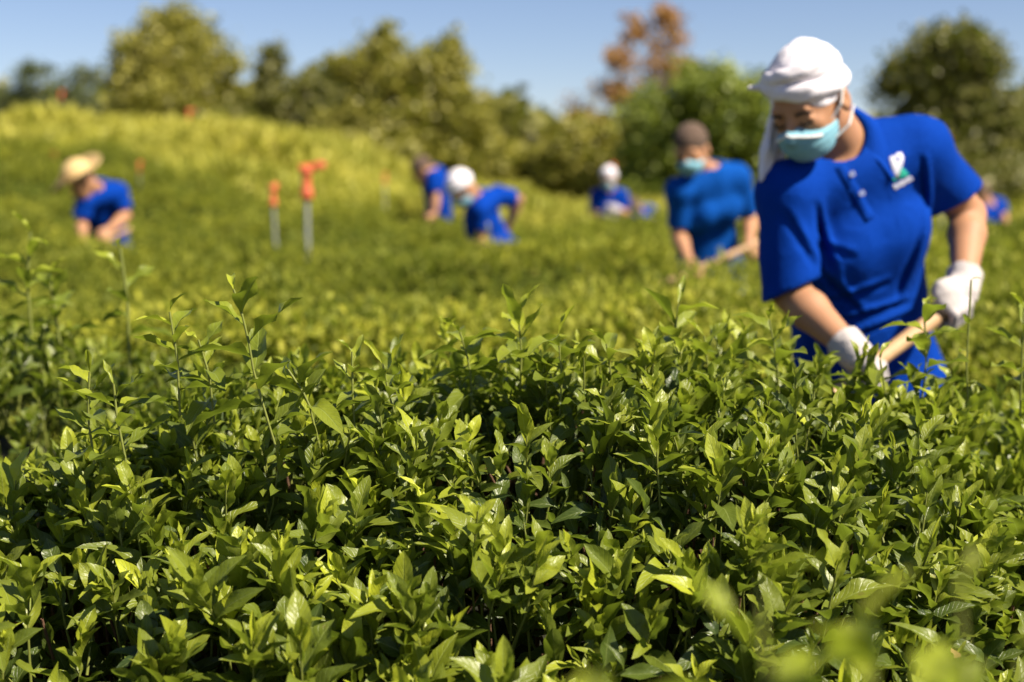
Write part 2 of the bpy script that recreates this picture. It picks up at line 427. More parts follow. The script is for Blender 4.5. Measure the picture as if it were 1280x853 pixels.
if not NO_LEAF:
    def fg_samples(n, x0, x1, y0, y1):
        x = rng.uniform(x0, x1, n); y = rng.uniform(y0, y1, n)
        N = grad_normal(fg_z, x, y)
        keep = rng.random(n) < np.minimum(1, 0.45 / np.maximum(N[:, 2], 0.2) / 0.75)   # denser on the steep front face
        return x[keep], y[keep], N[keep]
    LV, ST = [], []
    # outer flush of shoots
    x, y, N = fg_samples(5700, -1.9, 2.0, 1.22, 2.72)
    b = np.stack([x, y, fg_z(x, y)], -1)
    clump = n2(x, y, 0.11, 8.8)
    L = np.clip(rng.gamma(5, 0.0125, len(x)) + 0.028, 0.045, 0.16)
    b = b - N * (0.075 - 0.045 * clump[:, None]) + rng.normal(size=b.shape) * 0.012
    sd = N * 0.42 + np.array([0.05, 0.0, 0.95]) + rng.normal(size=b.shape) * 0.24
    for K, sel in ((5, L < 0.075), (7, (L >= 0.075) & (L < 0.105)), (9, L >= 0.105)):
        n = sel.sum()
        if n:
            lv, st = shoots(b[sel], sd[sel], L[sel], K, (0.071 + 0.026 * rng.random(n)) * (0.85 + 0.3 * (n2(b[sel][:, 0], b[sel][:, 1], 0.2, 31) + 0.3)), TPL_HI, 0.08, 1.10)
            LV.append(lv); ST.append(st)
    # inner layer: mature dark leaves
    x, y, N = fg_samples(4300, -1.9, 2.0, 1.2, 2.72)
    b = np.stack([x, y, fg_z(x, y)], -1) - N * rng.uniform(0.07, 0.21, (len(x), 1))
    sd = N * 0.5 + np.array([0, -0.1, 0.5]) + rng.normal(size=b.shape) * 0.5
    lv, st = shoots(b, sd, np.full(len(x), 0.08), 5, np.full(len(x), 0.066), TPL_HI, 0.0, 0.05, topsize=0.8, agejit=0.05, fullangle=(80, 40))
    LV.append(lv); ST.append(st)
    V = np.concatenate([a[0] for a in LV]); o_ = np.cumsum([0] + [len(a[0]) for a in LV[:-1]])
    F = np.concatenate([a[1] + q for a, q in zip(LV, o_)]); A = np.concatenate([a[2] for a in LV])
    mk('foliage', V, F, MAT['tea'], fg, attr=A)
    V, F = join(ST); mk('green_stems', V, F, MAT['stem'], fg)
    nd_ = 90
    x, y, N = fg_samples(nd_, -1.5, 1.6, 1.3, 2.4)
    b = np.stack([x, y, fg_z(x, y)], -1) - N * rng.uniform(0.0, 0.05, (len(x), 1))
    V, F, A = place_leaves(b, rng.normal(size=b.shape), N + rng.normal(size=b.shape) * 0.6, rng.uniform(0.025, 0.05, len(x)), rng.random(len(x)), rng.random(len(x)), TPL_HI)
    mk('dead_leaves', V, F, MAT['dead'], fg, attr=A)
    # woody twigs and trunks
    n = 1500
    x = rng.uniform(-1.9, 2.0, n); y = rng.uniform(1.3, 2.6, n)
    top = np.stack([x, y, fg_z(x, y) - rng.uniform(0.02, 0.12, n)], -1)
    bot = np.stack([x + rng.normal(size=n) * 0.07, y * 0.75 + 0.25 * fg_yc(x), top[:, 2] - rng.uniform(0.2, 0.35, n)], -1)
    V, F = tubes(bot, top, 0.0034, 0.0018, 6, rng.normal(size=(n, 3)) * 0.02)
    n2_ = 26
    x = np.linspace(-2, 2, n2_) + rng.normal(size=n2_) * 0.05
    bt = np.stack([x, fg_yc(x), np.zeros(n2_) - 0.02], -1); tp = bt + np.stack([rng.normal(size=n2_) * 0.1, rng.normal(size=n2_) * 0.15, np.full(n2_, 0.62)], -1)
    mk('woody_branches', *join([(V, F), tubes(bt, tp, 0.022, 0.009, 8)]), MAT['twig'], fg)

def long_shoot(parent, path, d, K=7, size=0.055, mat='tea', r=0.0016, age=(0.15, 0.9), ang=(82, 38), label=None, tpl=None):
    """a single tall shoot following photo-pixel path (base -> tip) at distance d"""
    pts = np.array([P(px, py, dd) for (px, py), dd in zip(path, np.broadcast_to(d, len(path)))])
    seg = np.linalg.norm(np.diff(pts, axis=0), axis=1); cum = np.concatenate([[0], np.cumsum(seg)]); T = cum[-1]
    def at(t): return np.array([np.interp(t * T, cum, pts[:, i]) for i in range(3)])
    B, D, N, S, Ag, Rn, Wd = [], [], [], [], [], [], []
    az = rng.random() * 6.28
    K += 3
    for k in range(K):
        t = 0.06 + 0.92 * ((k + 0.5) / K) ** 0.85 if k < K - 1 else 1.0
        p = at(t); s = nrm(at(min(1, t)) - at(max(0, t - 0.15)))
        e1 = nrm(np.cross(s, [0.3, 1, 0.1])); e2 = np.cross(s, e1)
        az += 2.4 + rng.normal() * 0.2
        th = rad(ang[0] + (ang[1] - ang[0]) * t + rng.normal() * 6)
        dd = s * math.cos(th) + (e1 * math.cos(az) + e2 * math.sin(az)) * math.sin(th)
        B.append(p); D.append(dd); N.append(s - dd * (s @ dd) + rng.normal(size=3) * 0.1)
        S.append(1.85 * size * (1 - 0.35 * t) * (0.85 + 0.3 * rng.random()) * (0.75 if k == K - 1 else 1)); Ag.append(age[0] + (age[1] - age[0]) * t); Rn.append(rng.random()); Wd.append(0.6 if k == K - 1 else 1)
    V, F, A = place_leaves(np.array(B), np.array(D), np.array(N), np.array(S), np.array(Ag), np.array(Rn), TPL_HI, np.array(Wd))
    ps = np.array([at(t) for t in np.linspace(0, 1, 7)])
    Vs, Fs = tubes(ps[:-1], ps[1:], r * 1.1, r * 0.9, 6)
    sh = mk('shoot', V, F, MAT[mat], parent, attr=A)
    mk('stem', Vs, Fs, MAT['stem'], parent=None, loc=(0, 0, 0)).parent = sh
    bpy.context.view_layer.update()
    st = [c for c in COL.objects if c.parent == sh][0]
    st.data.transform(Matrix.Translation(-Vector(parent.location)))
    return sh

if not NO_LEAF:
    LSH = [([(345, 560), (318, 470), (308, 410), (292, 362)], 1.80, 6, 0.062),
           ([(225, 520), (222, 450), (212, 390)], 1.84, 7, 0.045),
           ([(268, 530), (262, 470), (248, 425)], 1.88, 6, 0.042),
           ([(118, 580), (110, 520), (112, 465)], 1.78, 6, 0.045),
           ([(160, 590), (146, 520), (142, 480)], 1.76, 5, 0.045),
           ([(445, 560), (441, 500), (440, 440)], 1.86, 7, 0.034),
           ([(400, 560), (385, 500), (360, 462)], 1.82, 6, 0.05),
           ([(590, 520), (588, 460), (575, 415)], 2.05, 7, 0.055),
           ([(650, 500), (652, 440), (648, 395)], 2.05, 8, 0.055),
           ([(700, 520), (702, 470), (698, 418)], 1.98, 6, 0.055),
           ([(845, 500), (842, 430), (848, 380)], 2.15, 7, 0.055),
           ([(900, 520), (885, 460), (880, 420)], 2.10, 6, 0.05),
           ([(975, 530), (972, 460), (962, 400)], 2.15, 8, 0.052),
           ([(1000, 540), (985, 470), (975, 420)], 2.2, 6, 0.05),
           ([(1150, 520), (1158, 450), (1155, 385)], 2.22, 7, 0.056),
           ([(1095, 560), (1108, 500), (1100, 450)], 2.15, 5, 0.05),
           ([(1212, 560), (1208, 460), (1214, 350)], 2.2, 2, 0.02),
           ([(1275, 520), (1278, 440), (1280, 385)], 2.2, 5, 0.05),
           ([(770, 520), (764, 470), (758, 430)], 2.0, 6, 0.05),
           ([(500, 540), (488, 500), (478, 455)], 1.9, 5, 0.05)]
    for pth, d, K, s in LSH: long_shoot(fg, pth, d, K, s)

# hedge behind it at the left (moderately blurred)
class LeftBush:
    def z(s, x, y):
        h = np.interp(x, [-3, -1.3, -0.95, -0.72, -0.5, -0.3], [0.95, 0.96, 0.93, 0.86, 0.74, 0.55])
        t = np.abs(y - 2.95) / 0.58
        return h * (1 - 0.5 * np.clip(t, 0, 1.1) ** 3) + 0.05 * n2(x, y, 0.18, 6.6) + 0.04 * n2(x, y, 0.5, 7.6)

def build_hedge(ob, zf, x0, x1, ycf, hw, nshoot, lsize, tpls, mat, K=5, core='core_far', L=(0.05, 0.12), drop=0.12, age=(0.05, 0.95), seed=0, stems=False, cx=60):
    xs = np.linspace(x0, x1, int((x1 - x0) * 10) + 2)
    ts = np.linspace(-1.08, 1.08, 16)
    X, T = np.meshgrid(xs, ts, indexing='ij'); Y = ycf(X) + T * hw
    Z = zf(X, Y) - drop
    # skirt to the ground
    V = np.stack([X, Y, Z], -1)
    skirt0 = V[:, :1].copy(); skirt0[..., 2] = ground_z(skirt0[..., 0], skirt0[..., 1]) - 0.02
    skirt1 = V[:, -1:].copy(); skirt1[..., 2] = ground_z(skirt1[..., 0], skirt1[..., 1]) - 0.02
    V = np.concatenate([skirt0, V, skirt1], 1); idx = np.arange(V.shape[0] * V.shape[1]).reshape(V.shape[:2])
    F = np.stack([idx[:-1, :-1], idx[1:, :-1], idx[1:, 1:], idx[:-1, 1:]], -1).reshape(-1, 4)
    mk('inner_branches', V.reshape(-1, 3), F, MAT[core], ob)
    if NO_LEAF: return
    n = nshoot
    x = rng.uniform(x0, x1, n); y = ycf(x) + rng.uniform(-1.05, 1.05, n) * hw
    N = grad_normal(zf, x, y)
    b = np.stack([x, y, zf(x, y)], -1) - N * rng.uniform(0.03, 0.12, (n, 1))
    patch = n2(x, y, 0.35, 3 + seed)
    b[:, 2] += 0.035 * patch
    sd = N * 0.5 + np.array([0, 0, 0.7]) + rng.normal(size=(n, 3)) * 0.3
    Ls = rng.uniform(L[0], L[1], n) * (1 + 0.4 * (rng.random(n) > 0.93))
    lv, st = shoots(b, sd, Ls, K, lsize * (0.85 + 0.3 * rng.random(n)), tpls, age[0], np.clip(age[1] * (0.66 + 1.3 * n2(x, y, 0.6, 21 + seed)), 0.1, 1.1), stem_r=0.0022 if stems else 0)
    # old dark patches and bright flush patches
    mk('foliage', lv[0], lv[1], MAT[mat], ob, attr=lv[2])
    if stems: mk('green_stems', st[0], st[1], MAT['stem'], ob)

lb = hedge_thing('tea_hedge', (-1.4, 2.95, 0), 'taller tea hedge at the left edge just behind the sharp front hedge')
build_hedge(lb, LeftBush().z, -2.6, -0.25, lambda x: 2.95 + 0 * x, 0.58, 2300, 0.054, TPL_MID, 'tea', K=7, core='core', stems=True, drop=0.22)
if not NO_LEAF:
    for pth, d, K, s in [([(40, 420), (34, 350), (38, 290)], 2.75, 6, 0.055), ([(162, 470), (160, 380), (150, 310)], 2.7, 4, 0.055), ([(75, 430), (68, 380), (60, 345)], 2.8, 6, 0.055)]:
        long_shoot(lb, pth, d, K, s, r=0.0028)

# rows behind
ROWS = []
def rowdef(i):
    return [4.15, 5.20, 6.30, 7.70, 8.65, 9.65, 11.05, 12.30, 13.50, 14.8, 16.1, 17.4][i]
names = ['low tea hedge directly behind the woman in the white headscarf',
         'tea hedge midway between the large headscarf woman and the brown cap worker',
         'tea hedge that hides the legs of the brown cap worker',
         'tea hedge row directly behind the brown cap worker',
         'tea hedge just in front of the two tallest orange sprinkler posts',
         'tea hedge with two orange sprinkler posts rising out of it',
         'tea hedge directly behind the straw hat worker',
         'second farthest tea hedge, bright yellow green, below the grassy slope',
         'farthest tea hedge at the foot of the grassy slope and trees']
names += ['short tea hedge climbing the left slope, nearest of three under the grass', 'short tea hedge climbing the left slope, middle one of three', 'short tea hedge highest on the left slope, meeting the wild grass']
for i in range(12):
    y0 = rowdef(i)
    hw = 0.60
    half = 0.42 * y0 + (2.6 if i < 6 else 1.2)
    x1_ = half if i < 9 else -1.8 - 1.2 * (i - 9)
    r = Rows(y0, 0.80 + 0.03 * math.sin(i * 2.3), hw, 1.3 + i * 1.7, None if i < 9 else x1_, tilt=0.04)
    ob = hedge_thing('tea_hedge', (0, y0, 0), names[i])
    dens = 900 if i < 2 else (620 if i < 4 else 430)
    ns = int(dens * (x1_ + half) * 1.2)
    build_hedge(ob, r.z, -half, x1_, r.yc, hw, ns, 0.056 if i < 4 else 0.066, TPL_MID if i < 3 else TPL_LO, 'tea_far', K=5, seed=i, drop=0.10, L=(0.05, 0.13))

# hedge at the right, behind the front hedge and beside the woman (her legs stand in the furrow between)
# very near bush, mostly under the frame, its tips are the large blurred leaves at the lower right
nb = empty('tea_bush', (0.22, 0.52, 0)); tag(nb, 'young yellow green tea tips close to the camera, heavily blurred, lower right corner', 'tea bush')
if not NO_LEAF:
    pass
if not NO_LEAF:
    n = 260
    a = rng.random(n) * 6.283; r_ = np.sqrt(rng.random(n)) * 0.26
    x = 0.22 + r_ * np.cos(a) * 1.3; y = 0.58 + r_ * np.sin(a)
    z = 0.86 - 1.6 * r_ ** 2 * 2.0
    b = np.stack([x, y, z], -1); sd = nrm(np.stack([np.cos(a) * r_ * 3, np.sin(a) * r_ * 3, np.ones(n)], -1)) + rng.normal(size=(n, 3)) * 0.2
    b2 = b.copy(); b2[:, 2] -= rng.uniform(0.08, 0.3, n)
    b = np.concatenate([b, b2]); sd = np.concatenate([sd, sd]); n *= 2
    lv, st = shoots(b, sd, np.full(n, 0.08), 6, np.full(n, 0.05), TPL_MID, 0, 0.8)
    mk('foliage', lv[0], lv[1], MAT['tea'], nb, attr=lv[2]); mk('green_stems', st[0], st[1], MAT['stem'], nb)
    bt = np.array([[0.22, 0.5, -0.02]]).repeat(14, 0) + rng.normal(size=(14, 3)) * [0.03, 0.03, 0]
    tp = np.stack([0.22 + rng.normal(size=14) * 0.13, 0.5 + rng.normal(size=14) * 0.1, np.full(14, 0.8)], -1)
    V, F = tubes(bt, tp, 0.012, 0.004, 7); mk('woody_branches', V, F, MAT['twig'], nb)
    for pth, d, K, s in [([(965, 980), (958, 850), (948, 735)], 0.70, 1, 0.046),
                         ([(1100, 980), (1095, 880), (1080, 795)], 0.70, 3, 0.046),
                         ([(1215, 980), (1208, 870), (1200, 755)], 0.71, 1, 0.042),
                         ([(790, 1000), (770, 930), (748, 850)], 0.69, 2, 0.040),
                         ([(1290, 980), (1285, 900), (1272, 825)], 0.72, 1, 0.034)]:
        long_shoot(nb, pth, d, K, s, mat='near', age=(0.7, 1.0))

# ------------------------------------------------------------------ wild grass on the slope
if not NO_LEAF:
    n = 120000
    y = 15.2 + (rng.random(n) ** 1.25) * 20
    y = np.where(rng.random(n) < 0.25, 11.0 + rng.random(n) * 6, y)
    x = (rng.random(n) * 2 - 1) * (0.45 * y + 2)
    keep = (y > 15.0) | ((x < -2.8) & (y > 13.5))
    x, y = x[keep], y[keep]; n = len(x)
    tall = 0.22 + 0.42 * np.clip(n2(x, y, 1.1, 2.9) + 0.15, 0, 1)
    b = np.stack([x, y, ground_z(x, y) - 0.02], -1)
    D = np.stack([rng.normal(size=n) * 0.35, rng.normal(size=n) * 0.35, np.ones(n)], -1)
    col = np.clip(0.5 + 0.5 * n2(x, y, 1.9, 12.0) + rng.normal(size=n) * 0.15, 0, 1)
    bt = [leaf_template(3, 4, 0.3, 0.25, 0.055, 0, 0), leaf_template(3, 4, 0.3, -0.2, 0.07, 0, 1)]
    V, F, A = place_leaves(b, D, rng.normal(size=(n, 3)), tall * (0.6 + 0.7 * rng.random(n)), col, rng.random(n), bt, np.full(n, 1.2))
    m_ = 110000; ii = rng.integers(0, n, m_)
    b2 = b[ii] + np.stack([rng.normal(size=m_) * 0.08, rng.normal(size=m_) * 0.08, tall[ii] * rng.random(m_) ** 0.6], -1)
    V2, F2, A2 = place_leaves(b2, rng.normal(size=(m_, 3)) + [0, 0, 0.4], rng.normal(size=(m_, 3)) + [0, 0, 1], 0.05 + 0.05 * rng.random(m_), np.clip(col[ii] + rng.normal(size=m_) * 0.2, 0, 1), rng.random(m_), TPL_LO, np.full(m_, 1.3))
    F = np.concatenate([F.reshape(-1, 4), F2 + len(V)]); V = np.concatenate([V, V2]); A = np.concatenate([A, A2])
    g = mk('hillside_grass', V, F, MAT['grass'], attr=A); tag(g, 'sunlit yellow green wild grass covering the slope below the trees', 'grass', kind='stuff')

# ------------------------------------------------------------------ trees
def tree(name, label, blobs, d, mat, group, base=None, dens=1.0, lsize=0.16, thick=1.0, cat='tree', trunkr=0.13):
    pts = [(P(bx, by, d), rx / FPX * d, ry / FPX * d) for bx, by, rx, ry in blobs]
    c0 = np.mean([p[0] for p in pts], 0)
    bx = base if base is not None else c0[0]
    gz = float(ground_z(np.array(bx), np.array(d)))
    root = empty(name, (bx, d, gz)); tag(root, label, cat, group)
    B, TA, TB, RA, RB = [], [], [], [], []
    top = max(p[0][2] for p in pts)
    fork = np.array([bx, d, gz + 0.35 * (top - gz)])
    tr = [(np.array([[bx, d, gz - 0.15]]), fork[None], trunkr, trunkr * 0.7)]
    for c, rx, rz in pts:
        off = np.array([0, rng.uniform(-0.5, 0.5) * rx * thick, 0]); c = c + off
        tr.append((fork[None] - [0, 0, 0.1], c[None], trunkr * 0.5, trunkr * 0.12))
        ncl = max(6, int(20 * rx * rz * dens / 0.35))
        ncl = min(ncl, 80)
        u = nrm(rng.normal(size=(ncl, 3))) * (rng.random((ncl, 1)) ** 0.42)
        cl = c + u * [rx, rx * thick, rz]
        for q in cl[::2]: tr.append((c[None], q[None], trunkr * 0.12, 0.012))
        cr = 0.36 * (0.45 + 0.55 * min(1.6, rx))
        nl = int(70 * dens ** 0.5)
        L_ = cl[:, None, :] + rng.normal(size=(ncl, nl, 3)) * [cr * 0.75, cr * 0.75, cr * 0.5]
        B.append(L_.reshape(-1, 3))
        ns = max(4, ncl // 3); uu = nrm(rng.normal(size=(ns, 3)) + [0, 0, 0.4]); sp_ = c + uu * np.array([rx, rx * thick, rz]) * rng.uniform(1.0, 1.28, (ns, 1))
        B.append((sp_[:, None, :] + rng.normal(size=(ns, 22, 3)) * 0.11).reshape(-1, 3))
        for q in sp_: tr.append((c[None], q[None], trunkr * 0.10, 0.010))
    B = np.concatenate(B); n = len(B)
    D = nrm(rng.normal(size=(n, 3)) + [0, 0, -0.25]); N = rng.normal(size=(n, 3)) + [0, 0, 1.0]
    V, F, A = place_leaves(B, D, N, lsize * (0.7 + 0.6 * rng.random(n)), rng.random(n) ** 1.3, rng.random(n), TPL_LO, np.full(n, 1.5))
    Vt, Ft = join([tubes(a, b, ra, rb, 7, rng.normal(size=(1, 3)) * 0.08) for a, b, ra, rb in tr])
    mk('trunk', Vt, Ft, MAT['bark'], root)
    mk('crown', V, F, MAT[mat], root, attr=A)
    return root

GT = 'trees along the top of the field'
if 'notree' not in TEST:
    tree('tree', 'small sparse blue green tree at the far left edge of the ridge', [(45, 95, 20, 12), (85, 108, 26, 16), (112, 96, 16, 12), (25, 125, 26, 20), (95, 130, 32, 18), (60, 135, 28, 15), (5, 135, 26, 20)], 46, 'tree_blue', GT, dens=0.55, lsize=0.14)
    tree('tree', 'tall rounded olive tree rising above the left slope', [(220, 40, 36, 30), (185, 75, 34, 30), (255, 80, 38, 36), (215, 110, 52, 36), (158, 75, 20, 18), (180, 135, 40, 26), (265, 130, 38, 30), (155, 105, 20, 20)], 42, 'tree_olive', GT, dens=0.85, base=-10.0)
    tree('tree', 'narrow pointed tree between the two tall olive trees', [(340, 72, 9, 13), (338, 98, 19, 18), (345, 130, 27, 25), (385, 118, 24, 16), (340, 165, 36, 32), (388, 160, 34, 34), (300, 150, 25, 25), (370, 195, 50, 22)], 41, 'tree_dark', GT, dens=0.8)
    tree('tree', 'broad dark olive tree left of the gap of open sky', [(482, 52, 18, 18), (472, 92, 40, 32), (428, 82, 18, 10), (562, 62, 12, 18), (538, 95, 42, 36), (500, 140, 72, 40), (580, 150, 36, 38), (440, 165, 46, 36), (592, 190, 40, 30), (500, 190, 76, 32)], 38, 'tree_olive', GT, dens=0.95, trunkr=0.18)
    tree('shrub', 'low bushy shrub under the gap of open sky', [(650, 205, 28, 20), (685, 215, 28, 20), (640, 232, 36, 14), (700, 236, 36, 14)], 39, 'tree_olive', 'shrubs below the trees', cat='shrub', trunkr=0.05)
    tree('tree', 'half bare autumn tree with rust orange leaves', [(795, 36, 14, 20), (842, 42, 22, 20), (830, 22, 8, 10), (772, 74, 18, 22), (816, 88, 28, 24), (762, 122, 20, 22), (725, 140, 24, 16), (790, 125, 26, 26), (850, 90, 18, 22)], 40, 'tree_rust', GT, dens=0.45, lsize=0.13, trunkr=0.12)
    tree('tree', 'yellowish tree under the rust coloured autumn tree', [(722, 172, 34, 26), (705, 200, 30, 26), (740, 212, 34, 22), (760, 175, 26, 26), (775, 220, 26, 18)], 38, 'tree_olive', GT, dens=0.8)
    tree('tree', 'fresh green tree directly behind the brown cap worker', [(885, 112, 50, 26), (835, 145, 50, 34), (920, 140, 42, 40), (860, 190, 56, 36), (930, 195, 46, 36), (812, 195, 34, 30), (815, 232, 40, 16), (900, 235, 56, 16), (975, 190, 30, 40)], 35, 'tree_green', GT, dens=1.0)
    tree('tree', 'large round dark tree at the right above the blue shoulder', [(1182, 58, 38, 22), (1138, 82, 28, 24), (1218, 86, 30, 34), (1168, 112, 52, 34), (1226, 135, 40, 34), (1195, 160, 58, 36), (1150, 190, 46, 28), (1236, 190, 46, 36), (1190, 222, 80, 22)], 33, 'tree_dark', GT, dens=1.0, trunkr=0.17)
    tree('tree', 'dark tree cut off by the right edge of the picture', [(1296, 130, 26, 22), (1300, 180, 40, 40), (1290, 225, 40, 20)], 34, 'tree_dark', GT, dens=0.9)
    tree('shrub', 'low green shrub behind the headscarf woman', [(1015, 205, 40, 22), (1065, 200, 36, 26), (985, 230, 40, 16), (1090, 232, 40, 16)], 33, 'tree_green', 'shrubs below the trees', cat='shrub', trunkr=0.05)
    # far woods closing the horizon
    n = 50000
    x = rng.uniform(-150, 150, n); y = 85 + rng.random(n) * 14
    hh = 4.6 + 1.6 * n2(x, y * 0 + 3, 5.0, 3.1) + 0.8 * n2(x, y * 0 + 3, 1.7, 5.1)
    z = ground_z(x, y) + rng.random(n) ** 0.7 * hh
    B = np.stack([x, y, z], -1)
    V, F, A = place_leaves(B, rng.normal(size=(n, 3)), rng.normal(size=(n, 3)) + [0, 0, 1], 0.7 + 0.5 * rng.random(n), rng.random(n), rng.random(n), TPL_LO, np.full(n, 1.8))
    o = mk('far_woods', V, F, MAT['tree_dark'], attr=A); tag(o, 'distant mass of woods closing the horizon behind the trees', 'woods', kind='stuff')


# ------------------------------------------------------------------ signed-distance modelling for people
def seg(Q, a, b, ra, rb):
    a = np.asarray(a, float); b = np.asarray(b, float); ab = b - a
    t = np.clip(((Q - a) @ ab) / (ab @ ab + 1e-12), 0, 1)
    return np.linalg.norm(Q - a - t[:, None] * ab, axis=1) - (ra + (rb - ra) * t)
def ell(Q, c, r, R=None):
    q = Q - np.asarray(c, float)
    if R is not None: q = q @ R
    r = np.asarray(r, float)
    k0 = np.linalg.norm(q / r, axis=1); k1 = np.linalg.norm(q / (r * r), axis=1)
    return k0 * (k0 - 1) / np.maximum(k1, 1e-6)
def smin(a, b, k):
    h = np.clip(0.5 + 0.5 * (b - a) / k, 0, 1)
    return b * (1 - h) + a * h - k * h * (1 - h)
def smax(a, b, k): return -smin(-a, -b, k)
def torus(Q, c, R, ra, rb, tube, flat=1.0):
    """ring in the local xy plane of R, radii ra/rb, tube stretched along local z by flat"""
    q = (Q - np.asarray(c)) @ R
    k = np.sqrt((q[:, 0] / ra) ** 2 + (q[:, 1] / rb) ** 2)
    d = (k - 1) * min(ra, rb)
    return np.sqrt(d * d + (q[:, 2] / flat) ** 2) - tube

def Rxyz(x=0, y=0, z=0):
    a, b, c = rad(x), rad(y), rad(z)
    Rx = np.array([[1, 0, 0], [0, math.cos(a), -math.sin(a)], [0, math.sin(a), math.cos(a)]])
    Ry = np.array([[math.cos(b), 0, math.sin(b)], [0, 1, 0], [-math.sin(b), 0, math.cos(b)]])
    Rz = np.array([[math.cos(c), -math.sin(c), 0], [math.sin(c), math.cos(c), 0], [0, 0, 1]])
    return Rz @ Rx @ Ry

def nets(f, lo, hi, h):
    """surface nets of the zero level of f over a box, evaluated only near the surface"""
    lo = np.asarray(lo, float); hi = np.asarray(hi, float); Bk = 12
    nb = np.maximum(1, np.ceil((hi - lo) / (h * Bk)).astype(int)); n = nb * Bk + 1
    val = np.full(n, 1.0, np.float32)
    bi = np.stack(np.meshgrid(*[np.arange(k) for k in nb], indexing='ij'), -1).reshape(-1, 3)
    cc = lo + (bi + 0.5) * Bk * h
    fc = f(cc); act = np.abs(fc) < Bk * h * 0.87 * 1.35 + 0.02
    g = np.stack(np.meshgrid(*[np.arange(Bk + 1)] * 3, indexing='ij'), -1).reshape(-1, 3)
    for b_, v in zip(bi[~act], fc[~act]):
        if v < 0:
            i, j, k = b_ * Bk; val[i:i + Bk + 1, j:j + Bk + 1, k:k + Bk + 1] = -1
    A = bi[act]
    for c0 in range(0, len(A), 60):
        blk = A[c0:c0 + 60]
        G = (blk[:, None, :] * Bk + g[None]).reshape(-1, 3)
        v = f(lo + G * h).astype(np.float32)
        val[G[:, 0], G[:, 1], G[:, 2]] = v
    s = val < 0
    c8 = np.stack([s[a:n[0] - 1 + a, b:n[1] - 1 + b, c:n[2] - 1 + c] for a in (0, 1) for b in (0, 1) for c in (0, 1)]).sum(0)
    I = np.argwhere((c8 > 0) & (c8 < 8))
    cellid = -np.ones(n - 1, np.int64); cellid[I[:, 0], I[:, 1], I[:, 2]] = np.arange(len(I))
    acc = np.zeros((len(I), 3)); cnt = np.zeros(len(I))
    offs = [(a, b, c) for a in (0, 1) for b in (0, 1) for c in (0, 1)]
    for p in offs:
        for ax in range(3):
            if p[ax] == 0:
                q = list(p); q[ax] = 1
                va = val[I[:, 0] + p[0], I[:, 1] + p[1], I[:, 2] + p[2]]; vb = val[I[:, 0] + q[0], I[:, 1] + q[1], I[:, 2] + q[2]]
                m = (va < 0) != (vb < 0)
                t = np.where(m, va / np.where(m, va - vb, 1), 0)
                pt = np.array(p, float)[None] + t[:, None] * (np.array(q) - np.array(p))[None]
                acc += pt * m[:, None]; cnt += m
    V = lo + (I + acc / np.maximum(cnt, 1)[:, None]) * h
    Fs = []
    for ax in range(3):
        o1, o2 = [(1, 2), (2, 0), (0, 1)][ax]
        sl0 = [slice(None)] * 3; sl1 = [slice(None)] * 3
        sl0[ax] = slice(0, -1); sl1[ax] = slice(1, None)
        a = s[tuple(sl0)]; b = s[tuple(sl1)]
        E = np.argwhere(a != b)
        E = E[(E[:, o1] > 0) & (E[:, o2] > 0) & (E[:, o1] < n[o1] - 1) & (E[:, o2] < n[o2] - 1)]
        def cid(d1, d2):
            q = E.copy(); q[:, o1] -= d1; q[:, o2] -= d2
            return cellid[q[:, 0], q[:, 1], q[:, 2]]
        quad = np.stack([cid(1, 1), cid(0, 1), cid(0, 0), cid(1, 0)], 1)
        fl = ~a[E[:, 0], E[:, 1], E[:, 2]]
        quad[fl] = quad[fl][:, ::-1]
        Fs.append(quad)
    F = np.concatenate(Fs); F = F[(F >= 0).all(1)]
    return V, F.astype(np.int64)

def sdfobj(name, f, lo, hi, h, mat, parent=None, loc=None):
    V, F = nets(f, lo, hi, h)
    return mk(name, V, F, mat, parent, loc)

def polytube(pts, r, k=8):
    pts = np.asarray(pts, float)
    V, F = tubes(pts[:-1], pts[1:], r, r, k)
    return V, F

